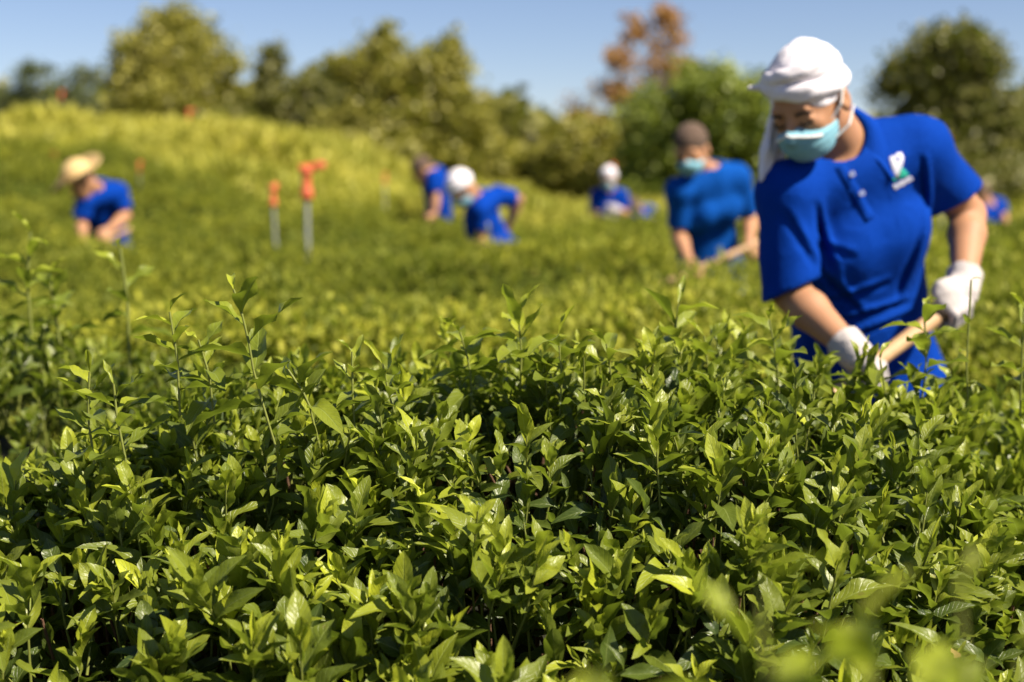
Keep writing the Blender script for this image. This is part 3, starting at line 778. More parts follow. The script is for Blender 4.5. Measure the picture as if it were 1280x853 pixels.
def grip(C, axis, p, wr, s=1.0, pole=0.015):
    """a hand closed round a pole. C pole centre at the palm, axis pole direction, p palm direction (pole->back of the hand), wr wrist"""
    a = nrm(axis); p = nrm(np.asarray(p) - a * (a @ np.asarray(p))); t = np.cross(a, p)
    to = np.asarray(wr) - C
    if t @ to > 0: t = -t               # wrist is on the -t side, knuckles on +t
    pr = []
    R = pole + 0.010 * s
    def pt(ang, r, o): return C + (p * math.cos(rad(ang)) + t * math.sin(rad(ang))) * r + a * o
    for i, ln in zip((-1.5, -0.5, 0.5, 1.5), (0.93, 1.0, 0.97, 0.82)):
        o = i * 0.0205 * s
        ks = [pt(28, R + 0.017 * s, o * 1.02), pt(75, R + 0.013 * s, o), pt(128, R + 0.004 * s, o), pt(180, R, o * 0.97), pt(180 + 52 * ln, R, o * 0.95)]
        rr = [0.0112, 0.0104, 0.0096, 0.0090, 0.0080]
        for k in range(4): pr.append(('f', ks[k], ks[k + 1], rr[k] * s, rr[k + 1] * s))
    th = [C + p * 0.030 * s - t * 0.040 * s + a * 0.030 * s, pt(-78, R + 0.014 * s, 0.050 * s), pt(-125, R + 0.006 * s, 0.040 * s), pt(-172, R + 0.014 * s, 0.028 * s)]
    for k in range(3): pr.append(('t', th[k], th[k + 1], (0.0145, 0.0125, 0.0110)[k] * s, (0.0125, 0.0110, 0.0095)[k] * s))
    heel = C + p * 0.034 * s - t * 0.048 * s
    knk = C + p * 0.034 * s + t * 0.012 * s
    Rm = np.stack([a, t, p], 1)
    def f(Q):
        d = ell(Q, (heel + knk) / 2, (0.044 * s, 0.046 * s, 0.019 * s), Rm)
        d = smin(d, seg(Q, heel, wr, 0.026 * s, 0.026 * s), 0.03 * s)
        for typ, A, B, ra, rb in pr:
            if typ == 't': d = smin(d, seg(Q, A, B, ra, rb), 0.008 * s)
        fd = None
        for typ, A, B, ra, rb in pr:
            if typ == 'f':
                e = seg(Q, A, B, ra, rb); fd = e if fd is None else smin(fd, e, 0.0025 * s)
        return smin(d, fd, 0.007 * s)
    return f, heel

def face_head(c, R, sc_=1.0):
    """returns sdf of the bare head (local -Y is the face)"""
    def f(Q):
        q = ((Q - c) @ R) / sc_
        d = ell(q, (0, 0.008, 0.022), (0.074, 0.092, 0.088))
        d = smin(d, ell(q, (0, -0.030, -0.045), (0.058, 0.058, 0.062)), 0.03)
        d = smin(d, ell(q, (0, -0.055, -0.085), (0.030, 0.028, 0.022)), 0.03)
        d = smin(d, ell(q, (0.032, -0.062, -0.018), (0.024, 0.020, 0.018)), 0.015)
        d = smin(d, ell(q, (-0.032, -0.062, -0.018), (0.024, 0.020, 0.018)), 0.015)
        d = smin(d, seg(q, (-0.036, -0.076, 0.022), (0.036, -0.076, 0.022), 0.010, 0.010), 0.012)
        for sx in (-1, 1):
            d = smax(d, -ell(q, (sx * 0.032, -0.093, 0.004), (0.018, 0.014, 0.012)), 0.012)
            d = smin(d, ell(q, (sx * 0.032, -0.075, 0.003), (0.0145, 0.0125, 0.0125)), 0.003)
            d = smin(d, seg(q, (sx * 0.045, -0.079, -0.001), (sx * 0.018, -0.086, -0.002), 0.0035, 0.003), 0.004)
            e = ell(q, (sx * 0.080, 0.010, -0.008), (0.011, 0.019, 0.031))
            e = smax(e, -ell(q, (sx * 0.091, 0.004, -0.004), (0.008, 0.011, 0.019)), 0.004)
            d = smin(d, e, 0.006)
        d = smin(d, seg(q, (0, -0.086, 0.010), (0, -0.112, -0.026), 0.0075, 0.0125), 0.012)
        d = smin(d, ell(q, (0.011, -0.103, -0.030), (0.009, 0.010, 0.008)), 0.006)
        d = smin(d, ell(q, (-0.011, -0.103, -0.030), (0.009, 0.010, 0.008)), 0.006)
        d = smin(d, seg(q, (-0.018, -0.084, -0.056), (0.018, -0.084, -0.056), 0.006, 0.006), 0.008)
        d = smin(d, seg(q, (-0.014, -0.083, -0.066), (0.014, -0.083, -0.066), 0.006, 0.006), 0.008)
        return d * sc_
    return f

def loc2w(c, R, p, s=1.0): return c + R @ (np.asarray(p, float) * s)

def make_person(S):
    """S: dictionary of joints (world) and style"""
    J = S; h = S.get('h', 0.008); s = S.get('s', 1.0)
    pel, nek, hd, R = J['pelvis'], J['neck'], J['head'], J['R']
    up = nrm(nek - pel); lat = J['shL'] - J['shR']; lat = nrm(lat - up * (lat @ up)); fwd = np.cross(up, lat) ; 
    if fwd @ np.array(J['facing']) < 0: fwd = -fwd
    Lsp = np.linalg.norm(nek - pel)
    shm = (J['shL'] + J['shR']) / 2
    T_ = np.array([-0.28, -0.10, 0.0, 0.25, 0.42, 0.66, 0.84, 0.95, 1.04])
    prof = J.get('prof', ((0.168, 0.172, 0.168, 0.160, 0.155, 0.158, 0.155, 0.12, 0.07), (0.11, 0.118, 0.118, 0.110, 0.106, 0.118, 0.10, 0.075, 0.055)))
    bow = J.get('bow', 0.02)
    def torso(Q, g):
        q = Q - pel; t = (q @ up) / Lsp
        cx = np.interp(t, [0, 0.6, 1], [0, (shm - pel) @ lat * 0.55, 0]); u = q @ lat - cx * 1.0
        v = q @ fwd + bow * np.sin(np.pi * np.clip(t, 0, 1))
        a = np.interp(t, T_, prof[0]) * s + g; b = np.interp(t, T_, prof[1]) * s + g
        d = (np.sqrt((u / a) ** 2 + (v / b) ** 2) - 1) * np.minimum(a, b) * 0.9
        cap = np.maximum(T_[0] - t, t - T_[-1]) * Lsp
        d = smax(d, cap, 0.02)
        if J.get('female', True):
            for sx in (-1, 1):
                c = pel + up * Lsp * 0.66 + lat * (sx * 0.066 * s + (shm - pel) @ lat * 0.5) + fwd * 0.074 * s
                d = smin(d, ell(Q, c, np.array([0.054, 0.056, 0.060]) * s + g), 0.07)
        return d
    def shoulders(Q, g):
        m = nek - up * 0.035
        d = seg(Q, J['shR'], J['shL'], 0.050 * s + g, 0.050 * s + g)
        d = smin(d, seg(Q, J['shR'] + nrm(J['shR'] - J['shL']) * 0.0, m, 0.048 * s + g, 0.055 * s + g), 0.03)
        return smin(d, seg(Q, J['shL'], m, 0.048 * s + g, 0.055 * s + g), 0.03)
    # ---- body
    hands = {}
    for side in 'LR':
        G = J.get('grip' + side)
        if G is not None: hands[side] = grip(G['C'], G['axis'], G['p'], J['wr' + side], s * J.get('hs', 1.0), G.get('pole', 0.015))
    hs_ = s * J.get('headscale', 1.0)
    head = face_head(hd, R, hs_)
    gz = J['gz']
    legs = []
    for side, k in (('R', -1), ('L', 1)):
        hip = pel + lat * k * 0.085 * s - np.array([0, 0, 0.03]); foot = J.get('foot' + side)
        if foot is None: foot = np.array([hip[0] + k * 0.05, hip[1] + 0.02, gz])
        ank = np.array([foot[0], foot[1], gz + 0.09]); knee = (hip + ank) / 2 + np.array(J['facing']) * 0.06
        legs.append((hip, knee, ank, foot))
    fdir = np.array(J['facing'], float); fdir[2] = 0; fdir = nrm(fdir)
    def body(Q):
        d = torso(Q, -0.014); d = smin(d, shoulders(Q, -0.010), 0.04)
        d = smin(d, seg(Q, nek - up * 0.05, loc2w(hd, R, (0, 0.030, -0.045), s), 0.058 * s, 0.052 * s), 0.03)
        for side in 'LR':
            sh, el, wr = J['sh' + side], J['el' + side], J['wr' + side]
            d = smin(d, seg(Q, sh, el, 0.050 * s, 0.038 * s), 0.03)
            m = el + (wr - el) * 0.3
            d = smin(d, seg(Q, el, m, 0.038 * s, 0.041 * s), 0.012)
            d = smin(d, seg(Q, m, wr, 0.041 * s, 0.025 * s), 0.012)
            if side in hands: d = smin(d, hands[side][0](Q), 0.004)
        for hip, knee, ank, foot in legs:
            d = smin(d, seg(Q, hip, knee, 0.078 * s, 0.052 * s), 0.03)
            d = smin(d, seg(Q, knee, knee + (ank - knee) * 0.35, 0.052 * s, 0.053 * s), 0.015)
            d = smin(d, seg(Q, knee + (ank - knee) * 0.35, ank, 0.053 * s, 0.034 * s), 0.015)
            d = smin(d, seg(Q, ank - [0, 0, 0.03], foot + fdir * 0.12 + [0, 0, 0.025], 0.034 * s, 0.024 * s), 0.02)
        return smin(d, head(Q), 0.012)
    allp = np.array([pel, nek, hd, J['shL'], J['shR'], J['elL'], J['elR'], J['wrL'], J['wrR']] + [l[3] for l in legs])
    lo = allp.min(0) - 0.22; hi = allp.max(0) + 0.22; lo[2] = gz - 0.01
    root_loc = (pel[0], pel[1], gz)
    root = sdfobj('person', body, lo, hi, J.get('hb', h), MAT['skin'], None, root_loc)
    tag(root, J['label'], 'person', 'tea field workers in blue shirts')
    root['kind'] = 'thing'
    # ---- shirt
    sl_len = J.get('sleeve', 0.86)
    hemR = J.get('hem', -0.22)
    creases = J.get('creases', [])
    def shirt(Q):
        g = 0.010
        inns = []
        d = torso(Q, g) - 0.012 * np.clip((0.1 - ((Q - pel) @ up) / Lsp) / 0.2, 0, 1); d = smin(d, shoulders(Q, g), 0.05)
        t = ((Q - pel) @ up) / Lsp
        d = smax(d, (hemR - t) * Lsp, 0.004)
        for side in 'LR':
            sh, el = J['sh' + side], J['el' + side]
            sl_ = J.get('sleeve' + side, sl_len); ed = nrm(el - sh); e0 = sh + (el - sh) * sl_; hd_ = nrm(J.get('hemdir' + side, ed)); cf = J.get('cuff', 0.064) * s
            a = seg(Q, sh, e0 + ed * 0.04, 0.062 * s, cf)
            a = smax(a, (Q - e0) @ hd_, 0.004)
            d = smin(d, a, 0.035)
            inn = smax(seg(Q, e0 - ed * 0.06, e0 + ed * 0.10, cf - 0.017, cf - 0.017), -((Q - (e0 - ed * 0.035)) @ hd_), 0.004)
            inns.append(inn)
        # neck opening
        nd = J.get('neckdir', up)
        no = J.get('neckopen')
        if no is None: d = smax(d, -seg(Q, nek - nd * 0.055 + fwd * 0.022, nek + nd * 0.20, 0.056 * s, 0.066 * s), 0.006)
        else: d = smax(d, -seg(Q, no[0], no[1], no[2], no[3]), 0.006)
        wv = J.get('wrinkle', 0.004)
        if wv:
            q = Q @ np.array([[0.9, 0.2, 0.3], [-0.2, 1, 0.1], [-0.45, 0.1, 0.8]])
            d = d + wv * vnoise(q * [22, 22, 8]) + wv * 1.2 * vnoise(Q * 7 + 5)
        for (x0, z0, x1, z1, wd, am) in creases:
            a = np.array([x0, z0]); b = np.array([x1, z1]); ab = b - a
            pq = Q[:, [0, 2]] - a; tt = np.clip(pq @ ab / (ab @ ab), 0, 1)
            nn = np.array([-ab[1], ab[0]]) / np.linalg.norm(ab)
            fade = np.sin(np.pi * np.clip(pq @ ab / (ab @ ab), 0, 1)) ** 0.5
            sd_ = pq @ nn
            front = np.clip(-((Q - pel) @ fwd) * -1 / 0.02, 0, 1)
            d = d + am * fade * front * (np.exp(-(sd_ / wd) ** 2) - 0.8 * np.exp(-((sd_ - 1.7 * wd) / wd) ** 2))
        if h < 0.01:
            for i_ in inns: d = np.maximum(d, -i_)
        return d
    slo = np.minimum.reduce([pel - [0.28, 0.28, 0.30], allp[:7].min(0) - 0.1]); shi = allp[:7].max(0) + 0.12
    shirt_o = sdfobj('shirt', shirt, slo, shi, h, MAT[J.get('shirtmat', 'shirt')], root)
    # ---- trousers, boots
    def trou(Q):
        d = torso(Q, 0.002); t = ((Q - pel) @ up) / Lsp
        d = smax(d, (t - 0.12) * Lsp, 0.01)
        for hip, knee, ank, foot in legs:
            d = smin(d, seg(Q, hip, knee, 0.080 * s, 0.070 * s), 0.03)
            d = smin(d, seg(Q, knee, ank + [0, 0, 0.03], 0.070 * s, 0.060 * s), 0.02)
        d = np.maximum(d, (gz + 0.15) - Q[:, 2])
        return d + 0.005 * vnoise(Q * [14, 14, 7])
    sdfobj('trousers', trou, np.minimum(pel - 0.3, allp[-2:].min(0) - 0.12), pel + [0.3, 0.3, 0.2], 0.012, MAT['trouser'], root)
    for hip, knee, ank, foot in legs:
        def bt(Q):
            d = seg(Q, knee + (ank - knee) * 0.45, ank, 0.062 * s, 0.050 * s)
            d = smin(d, seg(Q, foot + [0, 0, 0.045] - fdir * 0.03, foot + fdir * 0.15 + [0, 0, 0.035], 0.050, 0.042), 0.03)
            return np.maximum(d, gz - Q[:, 2] + 0.002)
        sdfobj('boot', bt, foot - [0.26, 0.26, 0.01], np.maximum(foot, knee) + [0.26, 0.26, 0.1], 0.011, MAT['boot'], root)
    body_s = s; s = hs_
    def W(p): return loc2w(hd, R, p, s)
    # ---- mask
    if J.get('mask'):
        def mask(Q):
            q = ((Q - hd) @ R) / s
            d0 = face_head(np.zeros(3), np.eye(3))(q)
            sm_ = ell(q, (0, -0.052, -0.046), (0.061, 0.064, 0.062))
            d = smin(d0 - 0.004, sm_, 0.01)
            top = -0.006 - 0.55 * np.abs(q[:, 0])
            d = smax(d, q[:, 2] - top, 0.003)
            d = smax(d, -(q[:, 2] + 0.098), 0.004)
            d = smax(d, q[:, 1] + 0.022 - 0.15 * np.clip(-q[:, 2], 0, 0.1), 0.004)
            pl = np.mod((q[:, 2] + 0.03) / 0.017, 1.0)
            return (d + 0.0016 * (pl - 0.5) * (q[:, 2] < -0.022) * (q[:, 2] > -0.08)) * s
        mo = sdfobj('face_mask', mask, hd - 0.15, hd + 0.15, J.get('hm', h), MAT['mask'], root)
        if J.get('detail'):
            bv = BVHTree.FromObject(mo, bpy.context.evaluated_depsgraph_get()) if False else None
            def onsurf(x, z, lift=0.001):
                # walk from in front of the face to the mask surface
                y = np.linspace(-0.16, 0.0, 400); q = np.stack([np.full(400, x), y, np.full(400, z)], 1)
                v = mask(hd + (q * s) @ R.T); k = np.argmax(v < 0)
                if not (v < 0).any(): k = 250
                return W((x, y[k] - lift, z))
            xs = np.linspace(-0.056, 0.056, 25)
            top = [onsurf(x, -0.0115 - 0.55 * abs(x), 0.0012) for x in xs]
            V, F = polytube(top, 0.0030); mk('nose_band', V, F, MAT['white'], root).parent = mo
            band = [c for c in root.children if c.name.startswith('nose_band')]
            for sx in (-1, 1):
                for za, zb in ((-0.040, 0.022), (-0.088, -0.034)):
                    a_ = W((sx * 0.056, -0.036, za * 0.85)); b_ = W((sx * 0.086, 0.012 + (0.014 if za < -0.05 else 0), zb)); mid = W((sx * 0.082, -0.012, (za + zb) / 2))
                    V, F = polytube([a_, mid, b_], 0.0026)
                    mk('ear_loop', V, F, MAT['white'], root).parent = mo
    # ---- eyes
    if J.get('detail'):
        for sx in (-1, 1):
            pts = [W((sx * x, y, z)) for x, y, z in ((0.050, -0.075, 0.013), (0.042, -0.083, 0.0175), (0.030, -0.088, 0.0185), (0.018, -0.090, 0.016))]
            V, F = polytube(pts, 0.0028); mk('eyebrow', V, F, MAT['brow'], root)
            pts = [W((sx * x, y, z)) for x, y, z in ((0.048, -0.079, -0.003), (0.040, -0.087, -0.0075), (0.031, -0.0905, -0.009), (0.020, -0.089, -0.005))]
            V, F = polytube(pts, 0.0022); mk('eyelash', V, F, MAT['brow'], root)
    # ---- head wear
    hw = J.get('hat')
    if hw in ('scarf', 'whitecap', 'browncap'):
        big = {'scarf': 0.95, 'whitecap': 1.0, 'browncap': 0.93}[hw]
        def cap(Q):
            q = ((Q - hd) @ R) / s
            if hw != 'browncap': q = (q - [0, 0.02, 0.03]) * [1.10, 1.07, 1.0] + [0, 0.02, 0.03]
            d = ell(q, (0, 0.020, 0.046), (0.090 * big, 0.106 * big, 0.092 * big))
            d = smax(d, -(q[:, 2] - 0.014 + 0.30 * (q[:, 1] + 0.08)), 0.006)
            if hw != 'browncap':
                e = None
                for (cz, rx, ry, tb, fl, ax, ay) in ((0.022, 0.078, 0.091, 0.0130, 1.6, -6, 2), (0.045, 0.087, 0.100, 0.0140, 1.5, -12, 13), (0.068, 0.079, 0.093, 0.0130, 1.5, -18, -6)):
                    tt = torus(q, (0, 0.016, cz), Rxyz(ax, ay, 0), rx, ry, tb, fl)
                    e = tt if e is None else smin(e, tt, 0.002)
                e = smax(e, -(q[:, 2] - 0.010 + 0.30 * (q[:, 1] + 0.08)), 0.006)
                d = smin(d, e, 0.004)
                ang = np.arctan2(q[:, 0], q[:, 1])
                d = d + 0.0010 * np.sin(9 * q[:, 2] / 0.05 + 2.5 * np.sin(ang * 2)) + 0.0045 * (0.4 - np.abs(vnoise(q * [16, 16, 42] + 3))) + 0.0018 * vnoise(q * [40, 40, 80])
            else:
                d = d + 0.002 * vnoise(q * 60)
            if hw == 'scarf':
                d = smin(d, seg(q, (-0.066, -0.020, 0.056), (-0.112, -0.045, 0.074), 0.015, 0.0050), 0.012)
                d = smin(d, seg(q, (-0.07, 0.03, 0.045), (-0.088, 0.01, 0.015), 0.018, 0.010), 0.012)
            return d * s
        name = {'scarf': 'headscarf', 'whitecap': 'headscarf', 'browncap': 'knit_cap'}[hw]
        ho = sdfobj(name, cap, hd - 0.21, hd + 0.21, J.get('hm', h), MAT['brown' if hw == 'browncap' else 'scarf'], root)
    if hw == 'straw':
        def hat(Q):
            q = ((Q - hd) @ R) / s
            d = ell(q, (0, 0.01, 0.085), (0.092, 0.105, 0.085))
            r = np.sqrt(q[:, 0] ** 2 + q[:, 1] ** 2)
            z = q[:, 2] - 0.055 + 0.020 * np.sin(np.arctan2(q[:, 1], q[:, 0]) * 2) * (r / 0.2) ** 2 - 0.03 * (r / 0.2) ** 2
            brim = np.maximum(r - 0.205, np.abs(z) - 0.006)
            d = smin(d, brim, 0.02)
            return np.maximum(d, -(ell(q, (0, 0.01, 0.06), (0.082, 0.095, 0.08)))) * s
        sdfobj('straw_hat', hat, hd - 0.27, hd + 0.27, 0.009, MAT['straw'], root)
    # ---- gloves
    s = body_s
    if J.get('gloves'):
        for side in 'LR':
            if side in hands:
                hf, heel = hands[side]; el, wr = J['el' + side], J['wr' + side]
                ax_ = nrm(wr - el); c0 = wr - ax_ * 0.030
                def gl(Q):
                    d = hf(Q) - 0.0028
                    cuff = seg(Q, wr - ax_ * 0.030, wr + ax_ * 0.03, 0.0385 * s, 0.032 * s)
                    tt = (Q - c0) @ ax_
                    cuff = smax(cuff, -(tt + 0.0), 0.003) + 0.0012 * np.sin(tt * 900)
                    d = smin(d, cuff, 0.012)
                    d = d + 0.0016 * vnoise(Q * 70)
                    return d
                sdfobj('glove', gl, heel - 0.14, heel + 0.14, J.get('hg', 0.004), MAT['glove'], root)
    return root, shirt_o, shirt, dict(up=up, lat=lat, fwd=fwd, pel=pel, nek=nek, L=Lsp)

def pole_obj(name, A, B, r, label, mat='wood', cat='hand tool', group='wooden handled tools', blade=True):
    A = np.asarray(A, float); B = np.asarray(B, float)
    ax_ = nrm(B - A); L_ = np.linalg.norm(B - A)
    root = empty(name, tuple(B)); tag(root, label, cat, group)
    ts = np.linspace(0, 1, 14); side = nrm(np.cross(ax_, [0, 0, 1]))
    pts = A + (B - A) * ts[:, None] + side * (0.006 * np.sin(ts * 5))[:, None]
    rr = r * (1 + 0.10 * np.sin(ts * 17) * 0.5)
    V, F = tubes(pts[:-1], pts[1:], rr[:-1], rr[1:], 12)
    n0 = len(V)
    V = np.concatenate([V, [pts[0] - ax_ * r * 0.5]])
    F = list(map(list, F)) + [[n0, (j + 1) % 12, j] for j in range(12)]
    mk('handle', V, F, MAT[mat], root)
    if blade:
        X = nrm(np.cross(ax_, [0, 1, 0.2])); Y = np.cross(X, ax_)
        def bl(Q):
            q = Q - B; u, v, t = q @ X, q @ Y, q @ ax_
            d = np.maximum(np.maximum(np.abs(u) - (0.055 + 0.25 * np.clip(-v, 0, 0.15)), np.abs(t - 0.3 * v * v) - 0.003), np.maximum(v, -v - 0.16))
            return np.minimum(d, seg(Q, B - ax_ * 0.06, B + ax_ * 0.02, r * 1.5, r * 1.3))
        sdfobj('blade', bl, B - 0.2, B + 0.2, 0.004, MAT['steel'], root)
    return root


# ------------------------------------------------------------------ the main worker
def main_woman():
    A = P(1186, 386, 3.02); B = P(1078, 468, 2.86); ax_ = nrm(A - B)
    Rh = Rxyz(32, -6, -40)
    hd = P(1011, 128, 2.95)
    pel = P(1082, 468, 3.28); nek = P(1066, 178, 3.12)
    def cr(*a):
        out = []
        for x0, y0, x1, y1, wd, am in a:
            p, q = P(x0, y0, 3.1), P(x1, y1, 3.1); out.append((p[0], p[2], q[0], q[2], wd * 0.75, am * 1.15))
        return out
    J = dict(pelvis=pel, neck=nek, head=hd, R=Rh, shR=P(985, 242, 3.0), shL=P(1146, 186, 3.11), elR=P(990, 368, 2.99), elL=P(1210, 268, 3.22),
             wrR=P(1064, 437, 2.84), wrL=P(1205, 354, 3.06), facing=(-0.15, -1, -0.3), gz=float(ground_z(0.8, 3.3)),
             h=0.006, hb=0.006, hm=0.0028, hg=0.0028, sleeveR=0.97, sleeveL=0.74, hemdirR=(0.45, -0.2, -1.0), hemdirL=(0.62, 0.2, -0.9), neckopen=(P(1046, 196, 3.07), P(1026, 110, 2.95), 0.064, 0.075), cuff=0.066, hat='scarf', mask=True, detail=True, gloves=True, wrinkle=0.0035,
             neckdir=nrm(np.array([-0.45, -0.35, 0.9])), bow=-0.01, hem=-0.24,
             headscale=0.94,
             label='woman in white wrapped headscarf and blue mask bending to hoe, largest worker',
             creases=cr((1000, 250, 1040, 360, 0.010, 0.008), (1010, 330, 1075, 392, 0.010, 0.009), (1030, 378, 1110, 352, 0.009, 0.008), (1045, 402, 1140, 378, 0.008, 0.010),
                        (1050, 425, 1150, 392, 0.007, 0.008), (1150, 262, 1120, 380, 0.012, 0.008), (1140, 195, 1160, 262, 0.008, 0.009), 
                        (1000, 300, 1060, 320, 0.010, 0.005), (960, 260, 1000, 330, 0.012, 0.006)))
    pA = nrm(np.array([0.15, -0.95, 0.25]))
    J['hs'] = 0.76
    J['gripR'] = dict(C=B + ax_ * 0.0, axis=ax_, p=nrm(np.array([-0.10, -0.85, 0.50])), pole=0.017)
    J['gripL'] = dict(C=A - ax_ * 0.005, axis=ax_, p=nrm(np.array([0.25, -0.85, 0.45])), pole=0.017)
    # wrists go where the hands want them
    root, shirt_o, shirt, fr = make_person(J)
    pole_obj('hoe', A + ax_ * 0.06, B - ax_ * 0.80, 0.0165, 'bare wooden hoe handle held in two white gloves by the headscarf woman', cat='hoe')
    # hanging tail of the scarf
    def tail(Q):
        a, b, c, d_ = P(975, 135, 3.02), P(972, 165, 3.02), P(967, 195, 3.0), P(962, 222, 2.97)
        q = Q.copy()
        d = smin(seg(q, a, b, 0.030, 0.027), seg(q, b, c, 0.027, 0.026), 0.02)
        d = smin(d, seg(q, c, d_, 0.026, 0.012), 0.02)
        d = smin(d, seg(q, c, P(978, 212, 2.98), 0.022, 0.010), 0.01)
        d = d * 0.9 + 0.007 * np.sin((Q[:, 0] - 0.25 * Q[:, 2]) * 190) + 0.006 * vnoise(Q * [60, 60, 25])
        return np.maximum(d, np.abs(Q[:, 1] - 3.0 - 0.02 * np.sin((Q[:, 0] - 0.2 * Q[:, 2]) * 90)) - 0.018)
    t = sdfobj('scarf_tail', tail, P(940, 240, 2.9) - 0.02, P(1000, 110, 3.1) + 0.02, 0.004, MAT['scarf'], root)
    # collar: a folded band round the neck opening
    up, lat, fwd = fr['up'], fr['lat'], fr['fwd']
    bvh = BVHTree.FromPolygons([tuple(v.co + Vector(root.location)) for v in shirt_o.data.vertices], [tuple(p.vertices) for p in shirt_o.data.polygons])
    def hit(px, py, lift=0.0015):
        o = Vector((0, 0, CAMZ)); d = (Vector(P(px, py, 3.0)) - o).normalized()
        r = bvh.ray_cast(o, d)
        if r[0] is None: return P(px, py, 3.05)
        return np.array(r[0] + r[1] * lift) if r[1].dot(d) < 0 else np.array(r[0] - r[1] * lift)
    def patch(name, poly, mat, parent, lift=0.002, th=0.0018):
        """flat outline laid on the shirt surface with a little thickness"""
        poly = np.array(poly, float); c = poly.mean(0)
        rings = [poly, c + (poly - c) * 0.66, c + (poly - c) * 0.33]
        V = []; n = len(poly)
        for rr in rings: V += [hit(*p, lift) for p in rr]
        V.append(hit(*c, lift)); nV = len(V)
        F = []
        for k in range(2):
            for j in range(n): F.append([k * n + j, k * n + (j + 1) % n, (k + 1) * n + (j + 1) % n, (k + 1) * n + j])
        for j in range(n): F.append([2 * n + j, 2 * n + (j + 1) % n, 3 * n])
        V2 = [hit(*p, -0.001) for p in poly]; V += V2
        for j in range(n): F.append([(j + 1) % n, j, nV + j, nV + (j + 1) % n])
        return mk(name, np.array(V), F, MAT[mat], parent, smooth=False)
    z = lambda L_: [(1080 + a / 9.48, 160 + b / 9.48) for a, b in L_]
    em = patch('chest_emblem', z([(298, 352), (335, 332), (352, 352), (392, 300), (440, 294), (468, 350), (455, 430), (420, 510), (402, 610), (350, 570), (322, 470)]), 'emblem', root, lift=0.0014)
    g = patch('emblem_triangle', z([(452, 470), (530, 552), (430, 600), (398, 606), (420, 520)]), 'green', root, lift=0.0018); g.parent = em; g.matrix_parent_inverse = Matrix.Identity(4)
    g2 = patch('emblem_triangle', z([(330, 560), (352, 590), (385, 625), (350, 630), (330, 610)]), 'green', root, lift=0.0018); g2.parent = em
    p0, p1 = np.array((352, 712.)), np.array((568, 592.)); u_ = (p1 - p0) / np.linalg.norm(p1 - p0); v_ = np.array((-u_[1], u_[0]))
    for k_ in range(8):
        c_ = p0 + (p1 - p0) * (k_ + 0.5) / 8; hh = 26 + 8 * ((k_ * 5) % 3 == 0)
        q_ = patch('emblem_letter', z([tuple(c_ - u_ * 12 - v_ * hh), tuple(c_ + u_ * 11 - v_ * hh), tuple(c_ + u_ * 12 + v_ * hh * (0.5 + 0.5 * (k_ % 2))), tuple(c_ - u_ * 10 + v_ * hh)]), 'emblem', root, lift=0.0016); q_.parent = em
    dk = patch('emblem_detail', z([(372, 350), (395, 345), (418, 372), (400, 392), (385, 378)]), 'shirt', root, lift=0.0026); dk.parent = em
    # placket and buttons
    pk = []
    for t_ in np.linspace(0, 1, 9):
        cx = 1050 + 38 * t_; cy = 208 + 68 * t_
        pk.append(((cx - 7, cy + 3.5), (cx + 7, cy - 3.5)))
    V = [hit(*p, 0.0007) for pr in pk for p in pr]
    F = [[2 * i, 2 * i + 1, 2 * i + 3, 2 * i + 2] for i in range(8)]
    n0 = len(V); V += [hit(*p, -0.002) for pr in pk for p in pr]
    for i in range(8):
        F += [[2 * i, 2 * i + 2, n0 + 2 * i + 2, n0 + 2 * i], [2 * i + 3, 2 * i + 1, n0 + 2 * i + 1, n0 + 2 * i + 3]]
    F += [[16, 17, n0 + 17, n0 + 16]]
    mk('placket', np.array(V), F, MAT['shirt'], root, smooth=True)
    for bx, by in ((1064, 218), (1076, 241)):
        c = hit(bx, by, 0.004); nn = nrm(np.array([0, 0, CAMZ]) - c)
        def bt(Q):
            q = Q - c; hgt = q @ nn; r_ = np.linalg.norm(q - hgt[:, None] * nn, axis=1)
            return np.maximum(np.maximum(r_ - 0.0065, np.abs(hgt) - 0.0018), -np.maximum(r_ - 0.004, -(hgt - 0.0012)))
        sdfobj('button', bt, c - 0.012, c + 0.012, 0.0012, MAT['button'], root)
    # collar loft round the neck
    nd = J['neckdir']; nd = nrm(P(1030, 130, 2.97) - P(1048, 200, 3.08)); base = P(1047, 186, 3.07) + nd * 0.020
    e1 = nrm(lat - nd * (lat @ nd)); e2 = np.cross(nd, e1)
    if e2 @ fwd < 0: e2 = -e2
    V = []; na = 44; angs = np.linspace(rad(-158), rad(158), na)       # opening at the front (angle measured from the back)
    secs = [(0.064, -0.012, 0), (0.063, 0.026, 0), (0.068, 0.034, 0), (0.079, 0.024, 1), (0.104, -0.020, 1), (0.101, -0.025, 1), (0.074, 0.012, 0)]
    for a in angs:
        fr_ = (1 - math.cos(a)) / 2      # 0 back, 1 front
        dirv = e1 * math.sin(a) - e2 * math.cos(a)
        for r_, hh, fl in secs:
            rr = r_ + (0.012 * fr_ if fl else 0.0); h_ = hh + 0.018 * (1 - fr_) - 0.030 * fr_
            if fl and abs(a) > 2.2: rr += 0.012 * (abs(a) - 2.2) / 0.5; h_ -= 0.014 * (abs(a) - 2.2) / 0.5
            V.append(base + dirv * rr * (1.0 if abs(math.sin(a)) < 0.5 else 1.0) + nd * h_)
    m = len(secs)
    F = [[i * m + j, i * m + (j + 1) % m, (i + 1) * m + (j + 1) % m, (i + 1) * m + j] for i in range(na - 1) for j in range(m)]
    F += [list(range(m)), [(na - 1) * m + j for j in range(m)][::-1]]
    mk('collar', np.array(V), F, MAT['shirt'], root)
    return root
main_woman()

